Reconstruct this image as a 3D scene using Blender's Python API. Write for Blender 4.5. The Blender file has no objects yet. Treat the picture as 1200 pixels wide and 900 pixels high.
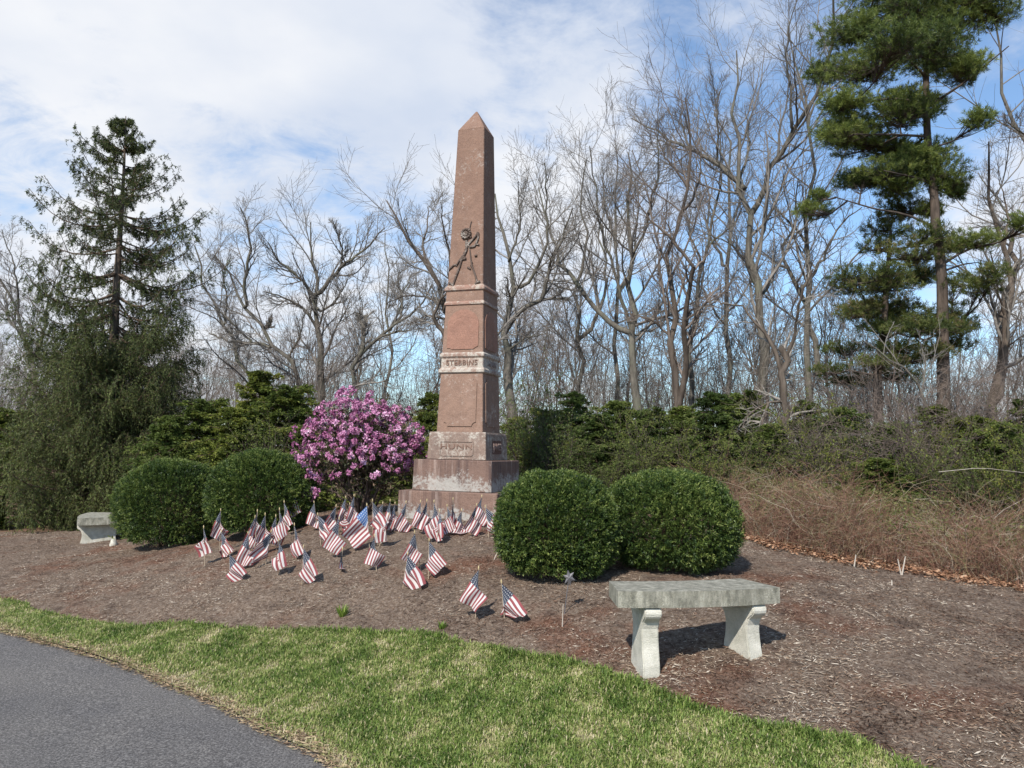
import bpy, bmesh, math, random
import numpy as np
from mathutils import Matrix, Vector

# ------------------------------------------------------------------ camera
scn = bpy.context.scene
COL = scn.collection
R = math.radians
FOC = 900.0; PITCH = R(4.939); ROLL = R(1.155); EYE = np.array((0, 0, 1.6))
_c, _s = math.cos(PITCH), math.sin(PITCH); _cr, _sr = math.cos(ROLL), math.sin(ROLL)
_f = np.array((0, _c, _s)); _r0 = np.array((1., 0, 0)); _u0 = np.array((0, -_s, _c))
CR = _r0 * _cr + _u0 * _sr; CU = -_r0 * _sr + _u0 * _cr
cam = bpy.data.cameras.new('camera'); cam.lens = 27; cam.sensor_width = 36; cam.clip_end = 6000; cam.clip_start = 0.05
camo = bpy.data.objects.new('camera', cam); COL.objects.link(camo)
camo.matrix_world = Matrix(((CR[0], CU[0], -_f[0], 0), (CR[1], CU[1], -_f[1], 0), (CR[2], CU[2], -_f[2], 1.6), (0, 0, 0, 1)))
scn.camera = camo
scn.view_settings.view_transform = 'Standard'; scn.view_settings.look = 'None'
scn.view_settings.exposure = 0.38; scn.view_settings.gamma = 1.0

def ray(px, py):
    d = _f + CR * ((px - 600) / FOC) + CU * ((450 - py) / FOC)
    return d
def P(px, py, Y):
    """the point seen at a photo pixel at distance Y in front"""
    d = ray(px, py); return EYE + d * (Y / d[1])

# ------------------------------------------------------------------ sun and sky
SUN_TO = np.array((-.46, -1.0, 1.0)); SUN_TO = SUN_TO / np.linalg.norm(SUN_TO)
sl = bpy.data.lights.new('sun', 'SUN'); sl.energy = 5.0; sl.angle = R(.53); sl.color = (1, .94, .86)
so = bpy.data.objects.new('sun', sl); COL.objects.link(so)
so.rotation_euler = Vector(-SUN_TO).to_track_quat('-Z', 'Y').to_euler(); so.location = (-6, -12, 14)
W = bpy.data.worlds.new('World'); scn.world = W; W.use_nodes = True
def world():
    nt = W.node_tree; N = nt.nodes; L = nt.links; N.clear()
    out = N.new('ShaderNodeOutputWorld'); bg = N.new('ShaderNodeBackground'); L.new(bg.outputs[0], out.inputs[0])
    sky = N.new('ShaderNodeTexSky'); sky.sky_type = 'NISHITA'; sky.sun_disc = False
    sky.sun_elevation = math.asin(SUN_TO[2]); sky.sun_rotation = math.atan2(SUN_TO[0], SUN_TO[1])
    sky.dust_density = .3; sky.air_density = 1.0; sky.ozone_density = 1.6
    tc = N.new('ShaderNodeTexCoord')
    def M(op, a, b=None, clamp=False):
        n = N.new('ShaderNodeMath'); n.operation = op; n.use_clamp = clamp
        for i, v in enumerate((a, b)):
            if v is None: continue
            if isinstance(v, (int, float)): n.inputs[i].default_value = v
            else: L.new(v, n.inputs[i])
        return n.outputs[0]
    sep = N.new('ShaderNodeSeparateXYZ'); L.new(tc.outputs['Generated'], sep.inputs[0])
    zz = M('ADD', M('MAXIMUM', sep.outputs[2], 0.0), .22)
    cx = M('DIVIDE', sep.outputs[0], zz); cy = M('DIVIDE', sep.outputs[1], zz)
    cb = N.new('ShaderNodeCombineXYZ'); L.new(cx, cb.inputs[0]); L.new(cy, cb.inputs[1])
    def noise(scale, det, off, rough=.6, dist=0.0):
        mp = N.new('ShaderNodeMapping'); mp.inputs[1].default_value = off; L.new(cb.outputs[0], mp.inputs[0])
        n = N.new('ShaderNodeTexNoise'); n.inputs['Scale'].default_value = scale; n.inputs['Detail'].default_value = det
        n.inputs['Roughness'].default_value = rough; n.inputs['Distortion'].default_value = dist
        L.new(mp.outputs[0], n.inputs[0]); return n.outputs[0]
    base = M('ADD', M('MULTIPLY', M('SUBTRACT', noise(1.1, 8, (3.1, 1.7, 0), .6, .4), .5), 3.0), .74)
    base = M('ADD', base, M('MULTIPLY', M('SUBTRACT', noise(5.5, 6, (9, 4, 2), .65, .4), .5), 1.5))
    # broad cloud bank and clear patches, by direction in the sky
    for px, py, rad, amt in SKY_PATCH:
        c = ray(px, py); c = c / np.linalg.norm(c)
        dt = N.new('ShaderNodeVectorMath'); dt.operation = 'DOT_PRODUCT'
        nm = N.new('ShaderNodeVectorMath'); nm.operation = 'NORMALIZE'; L.new(tc.outputs['Generated'], nm.inputs[0])
        L.new(nm.outputs[0], dt.inputs[0]); dt.inputs[1].default_value = c
        mr = N.new('ShaderNodeMapRange'); mr.interpolation_type = 'SMOOTHSTEP'
        mr.inputs[1].default_value = math.cos(math.atan(rad / FOC)); mr.inputs[2].default_value = 1.0
        mr.inputs[3].default_value = 0; mr.inputs[4].default_value = amt
        L.new(dt.outputs['Value'], mr.inputs[0]); base = M('ADD', base, mr.outputs[0])
    # unseen sky overhead and behind the camera cleared to dim the ambient light
    for src, a0, a1, amt in ((sep.outputs[2], .58, .85, -1.0), (sep.outputs[1], .35, -.35, -1.3)):
        mr = N.new('ShaderNodeMapRange'); mr.interpolation_type = 'SMOOTHSTEP'; L.new(src, mr.inputs[0])
        mr.inputs[1].default_value = min(a0, a1); mr.inputs[2].default_value = max(a0, a1)
        mr.inputs[3].default_value = 0 if a0 < a1 else amt; mr.inputs[4].default_value = amt if a0 < a1 else 0
        base = M('ADD', base, mr.outputs[0])
    mask = N.new('ShaderNodeMapRange'); mask.interpolation_type = 'SMOOTHSTEP'
    mask.inputs[1].default_value = .12; mask.inputs[2].default_value = 1.05; mask.inputs[3].default_value = 0.05; mask.inputs[4].default_value = .97
    L.new(base, mask.inputs[0])
    # thickness shading of the clouds themselves
    cr = N.new('ShaderNodeValToRGB'); L.new(noise(2.2, 5, (1, 7, 3), .5), cr.inputs[0])
    cr.color_ramp.elements[0].position = .3; cr.color_ramp.elements[0].color = (.64, .71, .84, 1)
    cr.color_ramp.elements[1].position = .62; cr.color_ramp.elements[1].color = (.89, .905, .94, 1)
    sc = N.new('ShaderNodeVectorMath'); sc.operation = 'SCALE'; sc.inputs[3].default_value = CLOUD_GAIN; L.new(cr.outputs[0], sc.inputs[0])
    tint = N.new('ShaderNodeMix'); tint.data_type = 'RGBA'; tint.blend_type = 'MULTIPLY'; tint.inputs[0].default_value = 1
    L.new(sky.outputs[0], tint.inputs[6]); tint.inputs[7].default_value = SKY_TINT
    mx = N.new('ShaderNodeMix'); mx.data_type = 'RGBA'; L.new(mask.outputs[0], mx.inputs[0])
    L.new(tint.outputs[2], mx.inputs[6]); L.new(sc.outputs[0], mx.inputs[7])
    L.new(mx.outputs[2], bg.inputs[0]); bg.inputs[1].default_value = SKY_STRENGTH
SKY_STRENGTH = .12; CLOUD_GAIN = 6.7; SKY_TINT = (1.0, 1.16, 1.26, 1)
SKY_PATCH = [(150, 40, 900, .55), (330, 120, 420, .25), (690, 80, 190, -.55), (610, 40, 130, -.4), (900, 0, 200, -.5), (1165, 150, 200, -.5), (1100, 300, 240, .3), (400, 340, 280, -.7),
             (660, 320, 300, -.35), (900, 330, 300, -.45), (20, 215, 110, -.25), (800, 120, 220, .3), (590, 190, 200, .35), (1000, 440, 250, -.3), (1180, 260, 120, .3)]
world()

# ------------------------------------------------------------------ helpers
def tag(o, label=None, cat=None, group=None, kind=None):
    if label: o['label'] = label
    if cat: o['category'] = cat
    if group: o['group'] = group
    if kind: o['kind'] = kind
    return o
def empty(name, loc, rz=0.0):
    o = bpy.data.objects.new(name, None); o.location = tuple(loc); o.rotation_euler = (0, 0, rz); o.empty_display_size = .2
    COL.objects.link(o); return o
def mesh_np(name, V, Fs, mat, parent=None, rnd=None, smooth=False, uv=None):
    """V (n,3); Fs list of (m,k) index arrays; rnd one value per face"""
    V = np.asarray(V, np.float32)
    if not isinstance(Fs, list): Fs = [Fs]
    me = bpy.data.meshes.new(name)
    me.vertices.add(len(V)); me.vertices.foreach_set('co', V.ravel())
    li = np.concatenate([f.ravel() for f in Fs]).astype(np.int32)
    tot = np.concatenate([np.full(len(f), f.shape[1]) for f in Fs]).astype(np.int32)
    st = np.concatenate(([0], np.cumsum(tot)[:-1])).astype(np.int32)
    me.loops.add(len(li)); me.loops.foreach_set('vertex_index', li)
    me.polygons.add(len(tot)); me.polygons.foreach_set('loop_start', st)
    if smooth: me.polygons.foreach_set('use_smooth', np.ones(len(tot), bool))
    me.update(calc_edges=True)
    if rnd is not None:
        a = me.attributes.new('rnd', 'FLOAT', 'FACE'); a.data.foreach_set('value', np.asarray(rnd, np.float32))
    if uv is not None:
        l = me.uv_layers.new(name='UVMap'); l.data.foreach_set('uv', np.asarray(uv, np.float32)[li].ravel())
    me.materials.append(mat)
    o = bpy.data.objects.new(name, me); COL.objects.link(o)
    if parent: o.parent = parent
    return o
def mesh_bm(name, bm, mat, parent=None, smooth=False):
    me = bpy.data.meshes.new(name); bmesh.ops.recalc_face_normals(bm, faces=bm.faces); bm.to_mesh(me); bm.free()
    if smooth:
        for p in me.polygons: p.use_smooth = True
    me.materials.append(mat); o = bpy.data.objects.new(name, me); COL.objects.link(o)
    if parent: o.parent = parent
    return o
def nrm(a): return a / (np.linalg.norm(a, axis=-1, keepdims=True) + 1e-9)
def tubes(polys, radii, sides=4):
    """polys (N,k,3), radii (N,k) -> V, F"""
    N, k, _ = polys.shape
    T = nrm(np.gradient(polys, axis=1))
    mean = nrm(polys[:, -1] - polys[:, 0])
    ref = np.where(np.abs(mean[:, 2:3]) > .7, np.array([[1., .2, 0]]), np.array([[0., .1, 1.]]))
    n = nrm(ref[:, None] - T * (T * ref[:, None]).sum(-1, keepdims=True)); b = np.cross(T, n)
    a = np.arange(sides) * 2 * np.pi / sides
    V = polys[:, :, None] + radii[:, :, None, None] * (n[:, :, None] * np.cos(a)[None, None, :, None] + b[:, :, None] * np.sin(a)[None, None, :, None])
    idx = np.arange(N * k * sides).reshape(N, k, sides)
    i0 = idx[:, :-1]; i1 = idx[:, 1:]
    F = np.stack((i0, np.roll(i0, -1, 2), np.roll(i1, -1, 2), i1), -1).reshape(-1, 4)
    return V.reshape(-1, 3), F
def cat(parts):
    V = []; F = []; off = 0
    for v, f in parts:
        V.append(v); F.append(f + off); off += len(v)
    return np.concatenate(V), np.concatenate(F)
def resample(pts, k):
    pts = np.asarray(pts, float)
    d = np.concatenate(([0], np.cumsum(np.linalg.norm(np.diff(pts, axis=0), axis=1))))
    # smooth catmull-like: linear resample then light smoothing
    t = np.linspace(0, d[-1], k * 3)
    q = np.stack([np.interp(t, d, pts[:, i]) for i in range(3)], 1)
    for _ in range(2): q[1:-1] = (q[:-2] + 2 * q[1:-1] + q[2:]) / 4
    return q[np.linspace(0, len(q) - 1, k).round().astype(int)]
def sprout(polys, radii, n, tr, ang, ln, rf, k, wander, up, g, rmin=.002, taper=.35, flat=0.0, lenfall=0.0):
    """n children on each parent; returns polylines and radii"""
    N, kp, _ = polys.shape
    ids = np.repeat(np.arange(N), n); m = len(ids)
    t = tr[0] + (tr[1] - tr[0]) * ((np.tile(np.arange(n), N) + g.random(m)) / n)
    fi = t * (kp - 1); i0 = np.clip(fi.astype(int), 0, kp - 2); fr = (fi - i0)[:, None]
    p = polys[ids, i0] * (1 - fr) + polys[ids, i0 + 1] * fr
    r = (radii[ids, i0] * (1 - fr[:, 0]) + radii[ids, i0 + 1] * fr[:, 0]) * rf
    T = nrm(polys[ids, i0 + 1] - polys[ids, i0])
    q = g.normal(size=(m, 3)); q[:, 2] *= (1 - flat); q = nrm(q - T * (q * T).sum(1, keepdims=True))
    a = np.radians(ang[0] + (ang[1] - ang[0]) * g.random(m))[:, None]
    d = nrm(T * np.cos(a) + q * np.sin(a))
    pl = np.linalg.norm(np.diff(polys, axis=1), axis=2).sum(1)[ids]
    L = (ln[0] + (ln[1] - ln[0]) * g.random(m)) * pl * (1 - lenfall * t)
    out = np.zeros((m, k, 3)); out[:, 0] = p
    for j in range(1, k):
        out[:, j] = out[:, j - 1] + d * (L / (k - 1))[:, None]
        d = nrm(d + wander * g.normal(size=(m, 3)) + np.array((0, 0, up)))
    rr = np.maximum(r[:, None] * np.linspace(1, taper, k)[None], rmin)
    return out, rr
def leaves(pos, d, nr, L, Wd):
    """diamond leaves: V, F"""
    d = nrm(d); s = nrm(np.cross(d, nr)); L = np.broadcast_to(L, len(pos))[:, None]; Wd = np.broadcast_to(Wd, len(pos))[:, None]
    V = np.stack((pos, pos + d * L * .45 + s * Wd * .5, pos + d * L, pos + d * L * .45 - s * Wd * .5), 1).reshape(-1, 3)
    return V, np.arange(len(V)).reshape(-1, 4)
def along(polys, n, g, t0=.05):
    """n random points on each polyline with tangents"""
    N, k, _ = polys.shape; ids = np.repeat(np.arange(N), n); m = len(ids)
    t = (t0 + (1 - t0) * g.random(m)) * (k - 1); i = np.clip(t.astype(int), 0, k - 2); f = (t - i)[:, None]
    return polys[ids, i] * (1 - f) + polys[ids, i + 1] * f, nrm(polys[ids, i + 1] - polys[ids, i]), ids

# ------------------------------------------------------------------ materials
def new_mat(name):
    m = bpy.data.materials.new(name); m.use_nodes = True; nt = m.node_tree
    return m, nt, nt.nodes, nt.links, nt.nodes['Principled BSDF']
def ramp(N, L, src, stops):
    r = N.new('ShaderNodeValToRGB'); e = r.color_ramp.elements
    while len(e) < len(stops): e.new(.5)
    for el, (p, c) in zip(e, stops): el.position = p; el.color = (*c, 1)
    L.new(src, r.inputs[0]); return r.outputs[0]
def tex(N, L, scale, det=5, rough=.6, co='Object', stretch=None, off=(0, 0, 0), dist=0.0):
    tc = N.new('ShaderNodeTexCoord'); mp = N.new('ShaderNodeMapping'); L.new(tc.outputs[co], mp.inputs[0])
    if stretch: mp.inputs[3].default_value = stretch
    mp.inputs[1].default_value = off
    n = N.new('ShaderNodeTexNoise'); n.inputs['Scale'].default_value = scale; n.inputs['Detail'].default_value = det
    n.inputs['Roughness'].default_value = rough; n.inputs['Distortion'].default_value = dist
    L.new(mp.outputs[0], n.inputs[0]); return n.outputs[0]
def mix(N, L, fac, a, b, mode='MIX'):
    m = N.new('ShaderNodeMix'); m.data_type = 'RGBA'; m.blend_type = mode
    for i, v in ((0, fac), (6, a), (7, b)):
        if isinstance(v, (int, float)): m.inputs[i].default_value = v
        elif isinstance(v, tuple): m.inputs[i].default_value = (*v, 1)
        else: L.new(v, m.inputs[i])
    return m.outputs[2]
def math_n(N, L, op, a, b=0.0, clamp=False):
    n = N.new('ShaderNodeMath'); n.operation = op; n.use_clamp = clamp
    for i, v in enumerate((a, b)):
        if isinstance(v, (int, float)): n.inputs[i].default_value = v
        else: L.new(v, n.inputs[i])
    return n.outputs[0]
def bump(N, L, b, h, dist, strength=1.0):
    n = N.new('ShaderNodeBump'); n.inputs['Distance'].default_value = dist; n.inputs['Strength'].default_value = strength
    L.new(h, n.inputs['Height']); L.new(n.outputs[0], b.inputs['Normal'])
def leaf_mat(name, stops, trans=.25, rough=.55, patch=None, spec=.25, each=False):
    """foliage: colour differs from leaf to leaf"""
    m, nt, N, L, b = new_mat(name)
    at = N.new('ShaderNodeAttribute'); at.attribute_name = 'rnd'
    c = ramp(N, L, at.outputs['Fac'], stops)
    if patch:
        f = ramp(N, L, tex(N, L, patch[0], 3), [(.42, (0, 0, 0)), (.62, (1, 1, 1))])
        c = mix(N, L, f, c, mix(N, L, 1.0, c, patch[1], 'MULTIPLY'))
    if each:
        oi = N.new('ShaderNodeObjectInfo'); c = mix(N, L, 1.0, c, ramp(N, L, oi.outputs['Random'], [(0, (.72, .82, .9)), (.5, (1, 1, .95)), (1, (1.3, 1.12, .75))]), 'MULTIPLY')
    L.new(c, b.inputs['Base Color']); b.inputs['Roughness'].default_value = rough; b.inputs['Specular IOR Level'].default_value = spec
    if trans > 0:
        tr = N.new('ShaderNodeBsdfTranslucent'); L.new(c, tr.inputs[0]); ms = N.new('ShaderNodeMixShader'); ms.inputs[0].default_value = trans
        L.new(b.outputs[0], ms.inputs[1]); L.new(tr.outputs[0], ms.inputs[2]); L.new(ms.outputs[0], N['Material Output'].inputs[0])
    return m
def bark_mat(name, c0, c1, scale=6, patch=None):
    m, nt, N, L, b = new_mat(name)
    n = tex(N, L, scale, 6, .65, stretch=(1, 1, .22)); c = ramp(N, L, n, [(.3, c0), (.68, c1)])
    if patch:
        f = ramp(N, L, tex(N, L, 1.6, 4), [(.5, (0, 0, 0)), (.66, (1, 1, 1))]); c = mix(N, L, f, c, patch)
    L.new(c, b.inputs['Base Color']); b.inputs['Roughness'].default_value = .9; b.inputs['Specular IOR Level'].default_value = .1
    bump(N, L, b, n, .02); return m
def plain(name, c, rough=.7, spec=.3, metal=0.0, var=.25, scale=20):
    m, nt, N, L, b = new_mat(name)
    n = tex(N, L, scale, 4); lo = tuple(x * (1 - var) for x in c); hi = tuple(min(1, x * (1 + var)) for x in c)
    L.new(ramp(N, L, n, [(.3, lo), (.7, hi)]), b.inputs['Base Color'])
    b.inputs['Roughness'].default_value = rough; b.inputs['Specular IOR Level'].default_value = spec; b.inputs['Metallic'].default_value = metal
    return m

# ------------------------------------------------------------------ terrain
def at_h(px, py, h):
    d = ray(px, py); t = (h - 1.6) / d[2]; return EYE + d * t
CT = [at_h(*a) for a in [(0, 742, 0), (200, 806, 0), (390, 898, 0), (0, 890, 0), (0, 700, .05), (150, 732, .09), (400, 737, .2), (600, 760, .28),
      (750, 800, .29), (900, 845, .27), (1060, 890, .24), (1200, 890, .3), (1200, 690, .5), (1000, 660, .6), (870, 640, .7), (757, 783, .385), (880, 769, .42),
      (650, 690, .55), (790, 677, .6), (557, 725, .41), (350, 683, .42), (240, 668, .32), (112, 642, .15), (190, 643, .3), (20, 633, .12)]]
CT += [np.array(a) for a in [(-.5, 9.0, .85), (-.5, 11, .84), (-1.3, 8.7, .78), (.4, 9.2, .84), (0, 0, 0), (-4, 1, 0), (4, 1, .08), (0, -3, 0), (-8, 4, 0), (8, 3, .25), (-1.3, 2.5, 0), (1, 2.4, .05), (-2.6, 9.4, .62),
      (5, 10, .55), (0, 14, .7), (-8, 15, 0), (-13, 11, -.1), (8, 8, .4), (-4, 14, .4), (6, 15, .5), (12, 12, .3), (-5, -4, 0), (6, -4, 0), (-14, 3, 0), (14, 3, .2), (-7.2, 13, .08), (-10, 13, 0)]]
CT = np.array(CT)
def _phi(r): return np.where(r > 1e-6, r * r * np.log(r + 1e-9), 0)
def _fit():
    n = len(CT); D = np.linalg.norm(CT[:, None, :2] - CT[None, :, :2], axis=2)
    A = np.zeros((n + 3, n + 3)); A[:n, :n] = _phi(D) + np.eye(n) * .25
    Q = np.c_[np.ones(n), CT[:, :2]]; A[:n, n:] = Q; A[n:, :n] = Q.T
    return np.linalg.solve(A, np.r_[CT[:, 2], 0, 0, 0])
_w = _fit()
def H(x, y):
    x = np.atleast_1d(np.asarray(x, float)); y = np.atleast_1d(np.asarray(y, float)); sh = x.shape; x = x.ravel(); y = y.ravel()
    xc = np.clip(x, -14, 12); yc = np.clip(y, -4, 15)
    o = np.zeros(len(x)); n = len(CT)
    for i in range(n): o += _w[i] * _phi(np.hypot(xc - CT[i, 0], yc - CT[i, 1]))
    o += _w[n] + _w[n + 1] * xc + _w[n + 2] * yc
    dist = np.hypot(x - xc, y - yc); k = np.clip(dist / 25, 0, 1)
    return (o * (1 - k) + .1 * k).reshape(sh)
def h1(x, y): return float(H(x, y)[0])
def G(px, py):
    """where the view through a photo pixel meets the ground"""
    d = ray(px, py); t = np.linspace(1.5, 40, 4000); p = EYE + t[:, None] * d[None]
    below = p[:, 2] < H(p[:, 0], p[:, 1]); i = int(np.argmax(below)) if below.any() else len(t) - 1
    q = p[i].copy(); q[2] = h1(q[0], q[1]); return q
def vnoise(x, y, s, seed=0):
    """cheap smooth noise from sines"""
    g = np.random.default_rng(seed); o = np.zeros_like(x)
    for i in range(9):
        a = g.random() * 6.28; f = s * (.6 + 1.5 * g.random()); o += np.sin((x * np.cos(a) + y * np.sin(a)) * f + g.random() * 6.28 + 1.3 * np.sin((y * np.cos(a) - x * np.sin(a)) * f * .6))
    return o / 9
def inside(poly, x, y):
    poly = np.asarray(poly); r = np.zeros(len(x), bool); j = len(poly) - 1
    for i in range(len(poly)):
        xi, yi = poly[i][:2]; xj, yj = poly[j][:2]
        r ^= ((yi > y) != (yj > y)) & (x < (xj - xi) * (y - yi) / (yj - yi + 1e-12) + xi); j = i
    return r
def curve2(pts, k):
    pts = np.asarray(pts, float)[:, :2]; d = np.r_[0, np.cumsum(np.hypot(*np.diff(pts, axis=0).T))]
    t = np.linspace(0, d[-1], k); q = np.stack([np.interp(t, d, pts[:, i]) for i in (0, 1)], 1)
    for _ in range(6): q[1:-1] = (q[:-2] + 2 * q[1:-1] + q[2:]) / 4
    return q
EDGE = curve2([(-14, 7.0), (-9, 7.3)] + [G(*p)[:2] for p in [(0, 741), (83, 762), (137, 779), (183, 798), (258, 829), (312, 861), (400, 898)]] + [(-.25, 2.7), (.4, 1.7), (1.2, .4), (2.2, -1.5)], 240)
BORD = curve2([(-14, 9.4), (-9, 8.9)] + [G(*p)[:2] for p in [(0, 700), (40, 711), (75, 722), (115, 728), (150, 732), (220, 733), (300, 735), (400, 737), (470, 739), (540, 746), (600, 760), (680, 776), (750, 798), (800, 816), (870, 838), (940, 852), (1000, 862), (1060, 888)]] + [(2.0, 3.0), (3.2, 2.0), (5, .4)], 240)

_t = np.gradient(BORD, axis=0); _t /= np.linalg.norm(_t, axis=1, keepdims=True) + 1e-9
BORD = BORD + np.c_[_t[:, 1], -_t[:, 0]] * (.07 + .045 * vnoise(BORD[:, 0], BORD[:, 1], 3.5, 17) + .05 * vnoise(BORD[:, 0], BORD[:, 1], 11, 18))[:, None]
# ground sheet, to the horizon
def axis(lo, hi, step, far):
    a = np.arange(lo, hi + 1e-6, step); s = step; l = [lo]; 
    while l[-1] > -far: s *= 1.35; l.append(l[-1] - s)
    s = step; r = [hi]
    while r[-1] < far: s *= 1.35; r.append(r[-1] + s)
    return np.r_[l[:0:-1], a, r[1:]]
def grid_faces(nx, ny):
    i = np.arange(nx * ny).reshape(ny, nx)
    return np.stack((i[:-1, :-1], i[:-1, 1:], i[1:, 1:], i[1:, :-1]), -1).reshape(-1, 4)
def m_forest():
    m, nt, N, L, b = new_mat('forest_floor')
    n = tex(N, L, 3.0, 8, .7); c = ramp(N, L, n, [(.3, (.055, .035, .022)), (.5, (.16, .09, .05)), (.7, (.26, .16, .09))])
    L.new(c, b.inputs['Base Color']); b.inputs['Roughness'].default_value = .95; bump(N, L, b, n, .08); return m
ax_ = axis(-15, 13, .25, 2500); ay_ = axis(-5, 18, .25, 2500)
X, Y = np.meshgrid(ax_, ay_)
gz = H(X, Y) - .05
ground = mesh_np('ground', np.stack((X, Y, gz), -1).reshape(-1, 3), grid_faces(len(ax_), len(ay_)), m_forest(), smooth=True); tag(ground, kind='structure')

# asphalt path
def m_asphalt():
    m, nt, N, L, b = new_mat('asphalt')
    n = tex(N, L, 85, 4, .85); v = N.new('ShaderNodeTexVoronoi'); v.inputs['Scale'].default_value = 110
    tc = N.new('ShaderNodeTexCoord'); L.new(tc.outputs['Object'], v.inputs[0])
    c = ramp(N, L, n, [(.34, (.024, .022, .021)), (.5, (.092, .087, .083)), (.68, (.3, .285, .265))])
    big = ramp(N, L, tex(N, L, 1.2, 5), [(.35, (.82, .82, .84)), (.65, (1.1, 1.08, 1.05))]); c = mix(N, L, 1.0, c, big, 'MULTIPLY')
    sp = ramp(N, L, v.outputs['Color'], [(.8, (0, 0, 0)), (.95, (1, 1, 1))]); c = mix(N, L, math_n(N, L, 'MULTIPLY', sp, .5), c, (.26, .25, .24))
    L.new(c, b.inputs['Base Color']); b.inputs['Roughness'].default_value = .85; bump(N, L, b, n, .006); return m
tn = np.gradient(EDGE, axis=0); tn = nrm(np.c_[tn, np.zeros(len(tn))])[:, :2]
out_ = np.c_[tn[:, 1], -tn[:, 0]]        # towards the camera side
nv = 26
pv = []
for j in range(nv):
    off = -.12 + 3.4 * j / (nv - 1); q = EDGE + out_ * off
    pv.append(np.c_[q, np.full(len(q), .0) + H(q[:, 0], q[:, 1]) * .6 + .004])
pv = np.stack(pv, 0)
path = mesh_np('path', pv.reshape(-1, 3), grid_faces(len(EDGE), nv), m_asphalt(), smooth=True); tag(path, kind='structure')

# mulch bed
MPOLY = np.array([tuple(q) for q in BORD] + [(7, 1.5), (7.5, 5.0)] + [tuple(G(*p)[:2]) for p in [(1330, 700), (1200, 684), (1120, 668), (1000, 651), (930, 640), (868, 628)]] + [(3.0, 10.5), (0, 12), (-3.5, 12.6), (-6, 13.2), (-9.5, 13.6), (-14, 13.2)])
def m_mulch():
    m, nt, N, L, b = new_mat('mulch')
    n = tex(N, L, 38, 7, .75, dist=.6); n2 = tex(N, L, 90, 4, .7, stretch=(1, .35, 1))
    c = ramp(N, L, n, [(.3, (.05, .032, .023)), (.48, (.165, .118, .086)), (.66, (.31, .25, .195))])
    red = ramp(N, L, tex(N, L, 1.1, 6, .65, off=(4, 2, 0)), [(.5, (0, 0, 0)), (.64, (1, 1, 1))])
    c = mix(N, L, math_n(N, L, 'MULTIPLY', red, .8), c, mix(N, L, 1.0, c, (.82, .5, .4), 'MULTIPLY'))
    dk = ramp(N, L, tex(N, L, 6, 6, .7, off=(1, 5, 0)), [(.5, (0, 0, 0)), (.66, (1, 1, 1))]); c = mix(N, L, math_n(N, L, 'MULTIPLY', dk, .6), c, (.045, .03, .024)); st = ramp(N, L, n2, [(.55, (0, 0, 0)), (.7, (1, 1, 1))]); c = mix(N, L, math_n(N, L, 'MULTIPLY', st, .5), c, (.4, .33, .28))
    L.new(c, b.inputs['Base Color']); b.inputs['Roughness'].default_value = .95; b.inputs['Specular IOR Level'].default_value = .1
    bump(N, L, b, n, .03); return m
mx_ = np.arange(-14, 7.6, .055); my_ = np.arange(2.0, 13.7, .055); X, Y = np.meshgrid(mx_, my_)
def Hm(x, y):
    sh = np.shape(x); x = np.ravel(x); y = np.ravel(y)
    return (H(x, y) + .024 * vnoise(x, y, 3.2, 5) + .024 * vnoise(x, y, 9, 6) + .018 * vnoise(x, y, 24, 7)).reshape(sh)
mz = Hm(X, Y); fc = grid_faces(len(mx_), len(my_)); cx_ = X.ravel()[fc].mean(1); cy_ = Y.ravel()[fc].mean(1)
keep = inside(MPOLY, cx_, cy_ + .12) | inside(MPOLY, cx_, cy_)
mv = np.stack((X, Y, mz), -1).reshape(-1, 3); fc = fc[keep]; used = np.unique(fc); rm = np.zeros(len(mv), int); rm[used] = np.arange(len(used))
bed = mesh_np('mulch_bed', mv[used], rm[fc], m_mulch(), smooth=True); tag(bed, kind='structure')

# lawn strip
def m_soil():
    m, nt, N, L, b = new_mat('lawn_soil')
    n = tex(N, L, 30, 6, .7); c = ramp(N, L, n, [(.35, (.12, .11, .05)), (.55, (.22, .2, .1)), (.75, (.4, .34, .22))])
    L.new(c, b.inputs['Base Color']); b.inputs['Roughness'].default_value = .95; bump(N, L, b, n, .02); return m
nl = 40; g = np.random.default_rng(3)
lv = []
for j in range(nl):
    f = j / (nl - 1); q = EDGE * (1 - f) + BORD * f
    lv.append(np.c_[q, H(q[:, 0], q[:, 1]) + .022 + .006 * vnoise(q[:, 0], q[:, 1], 9, 9)])
lv = np.stack(lv, 0)
lawn = mesh_np('lawn', lv.reshape(-1, 3), grid_faces(len(EDGE), nl), m_soil(), smooth=True); tag(lawn, kind='structure')
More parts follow.
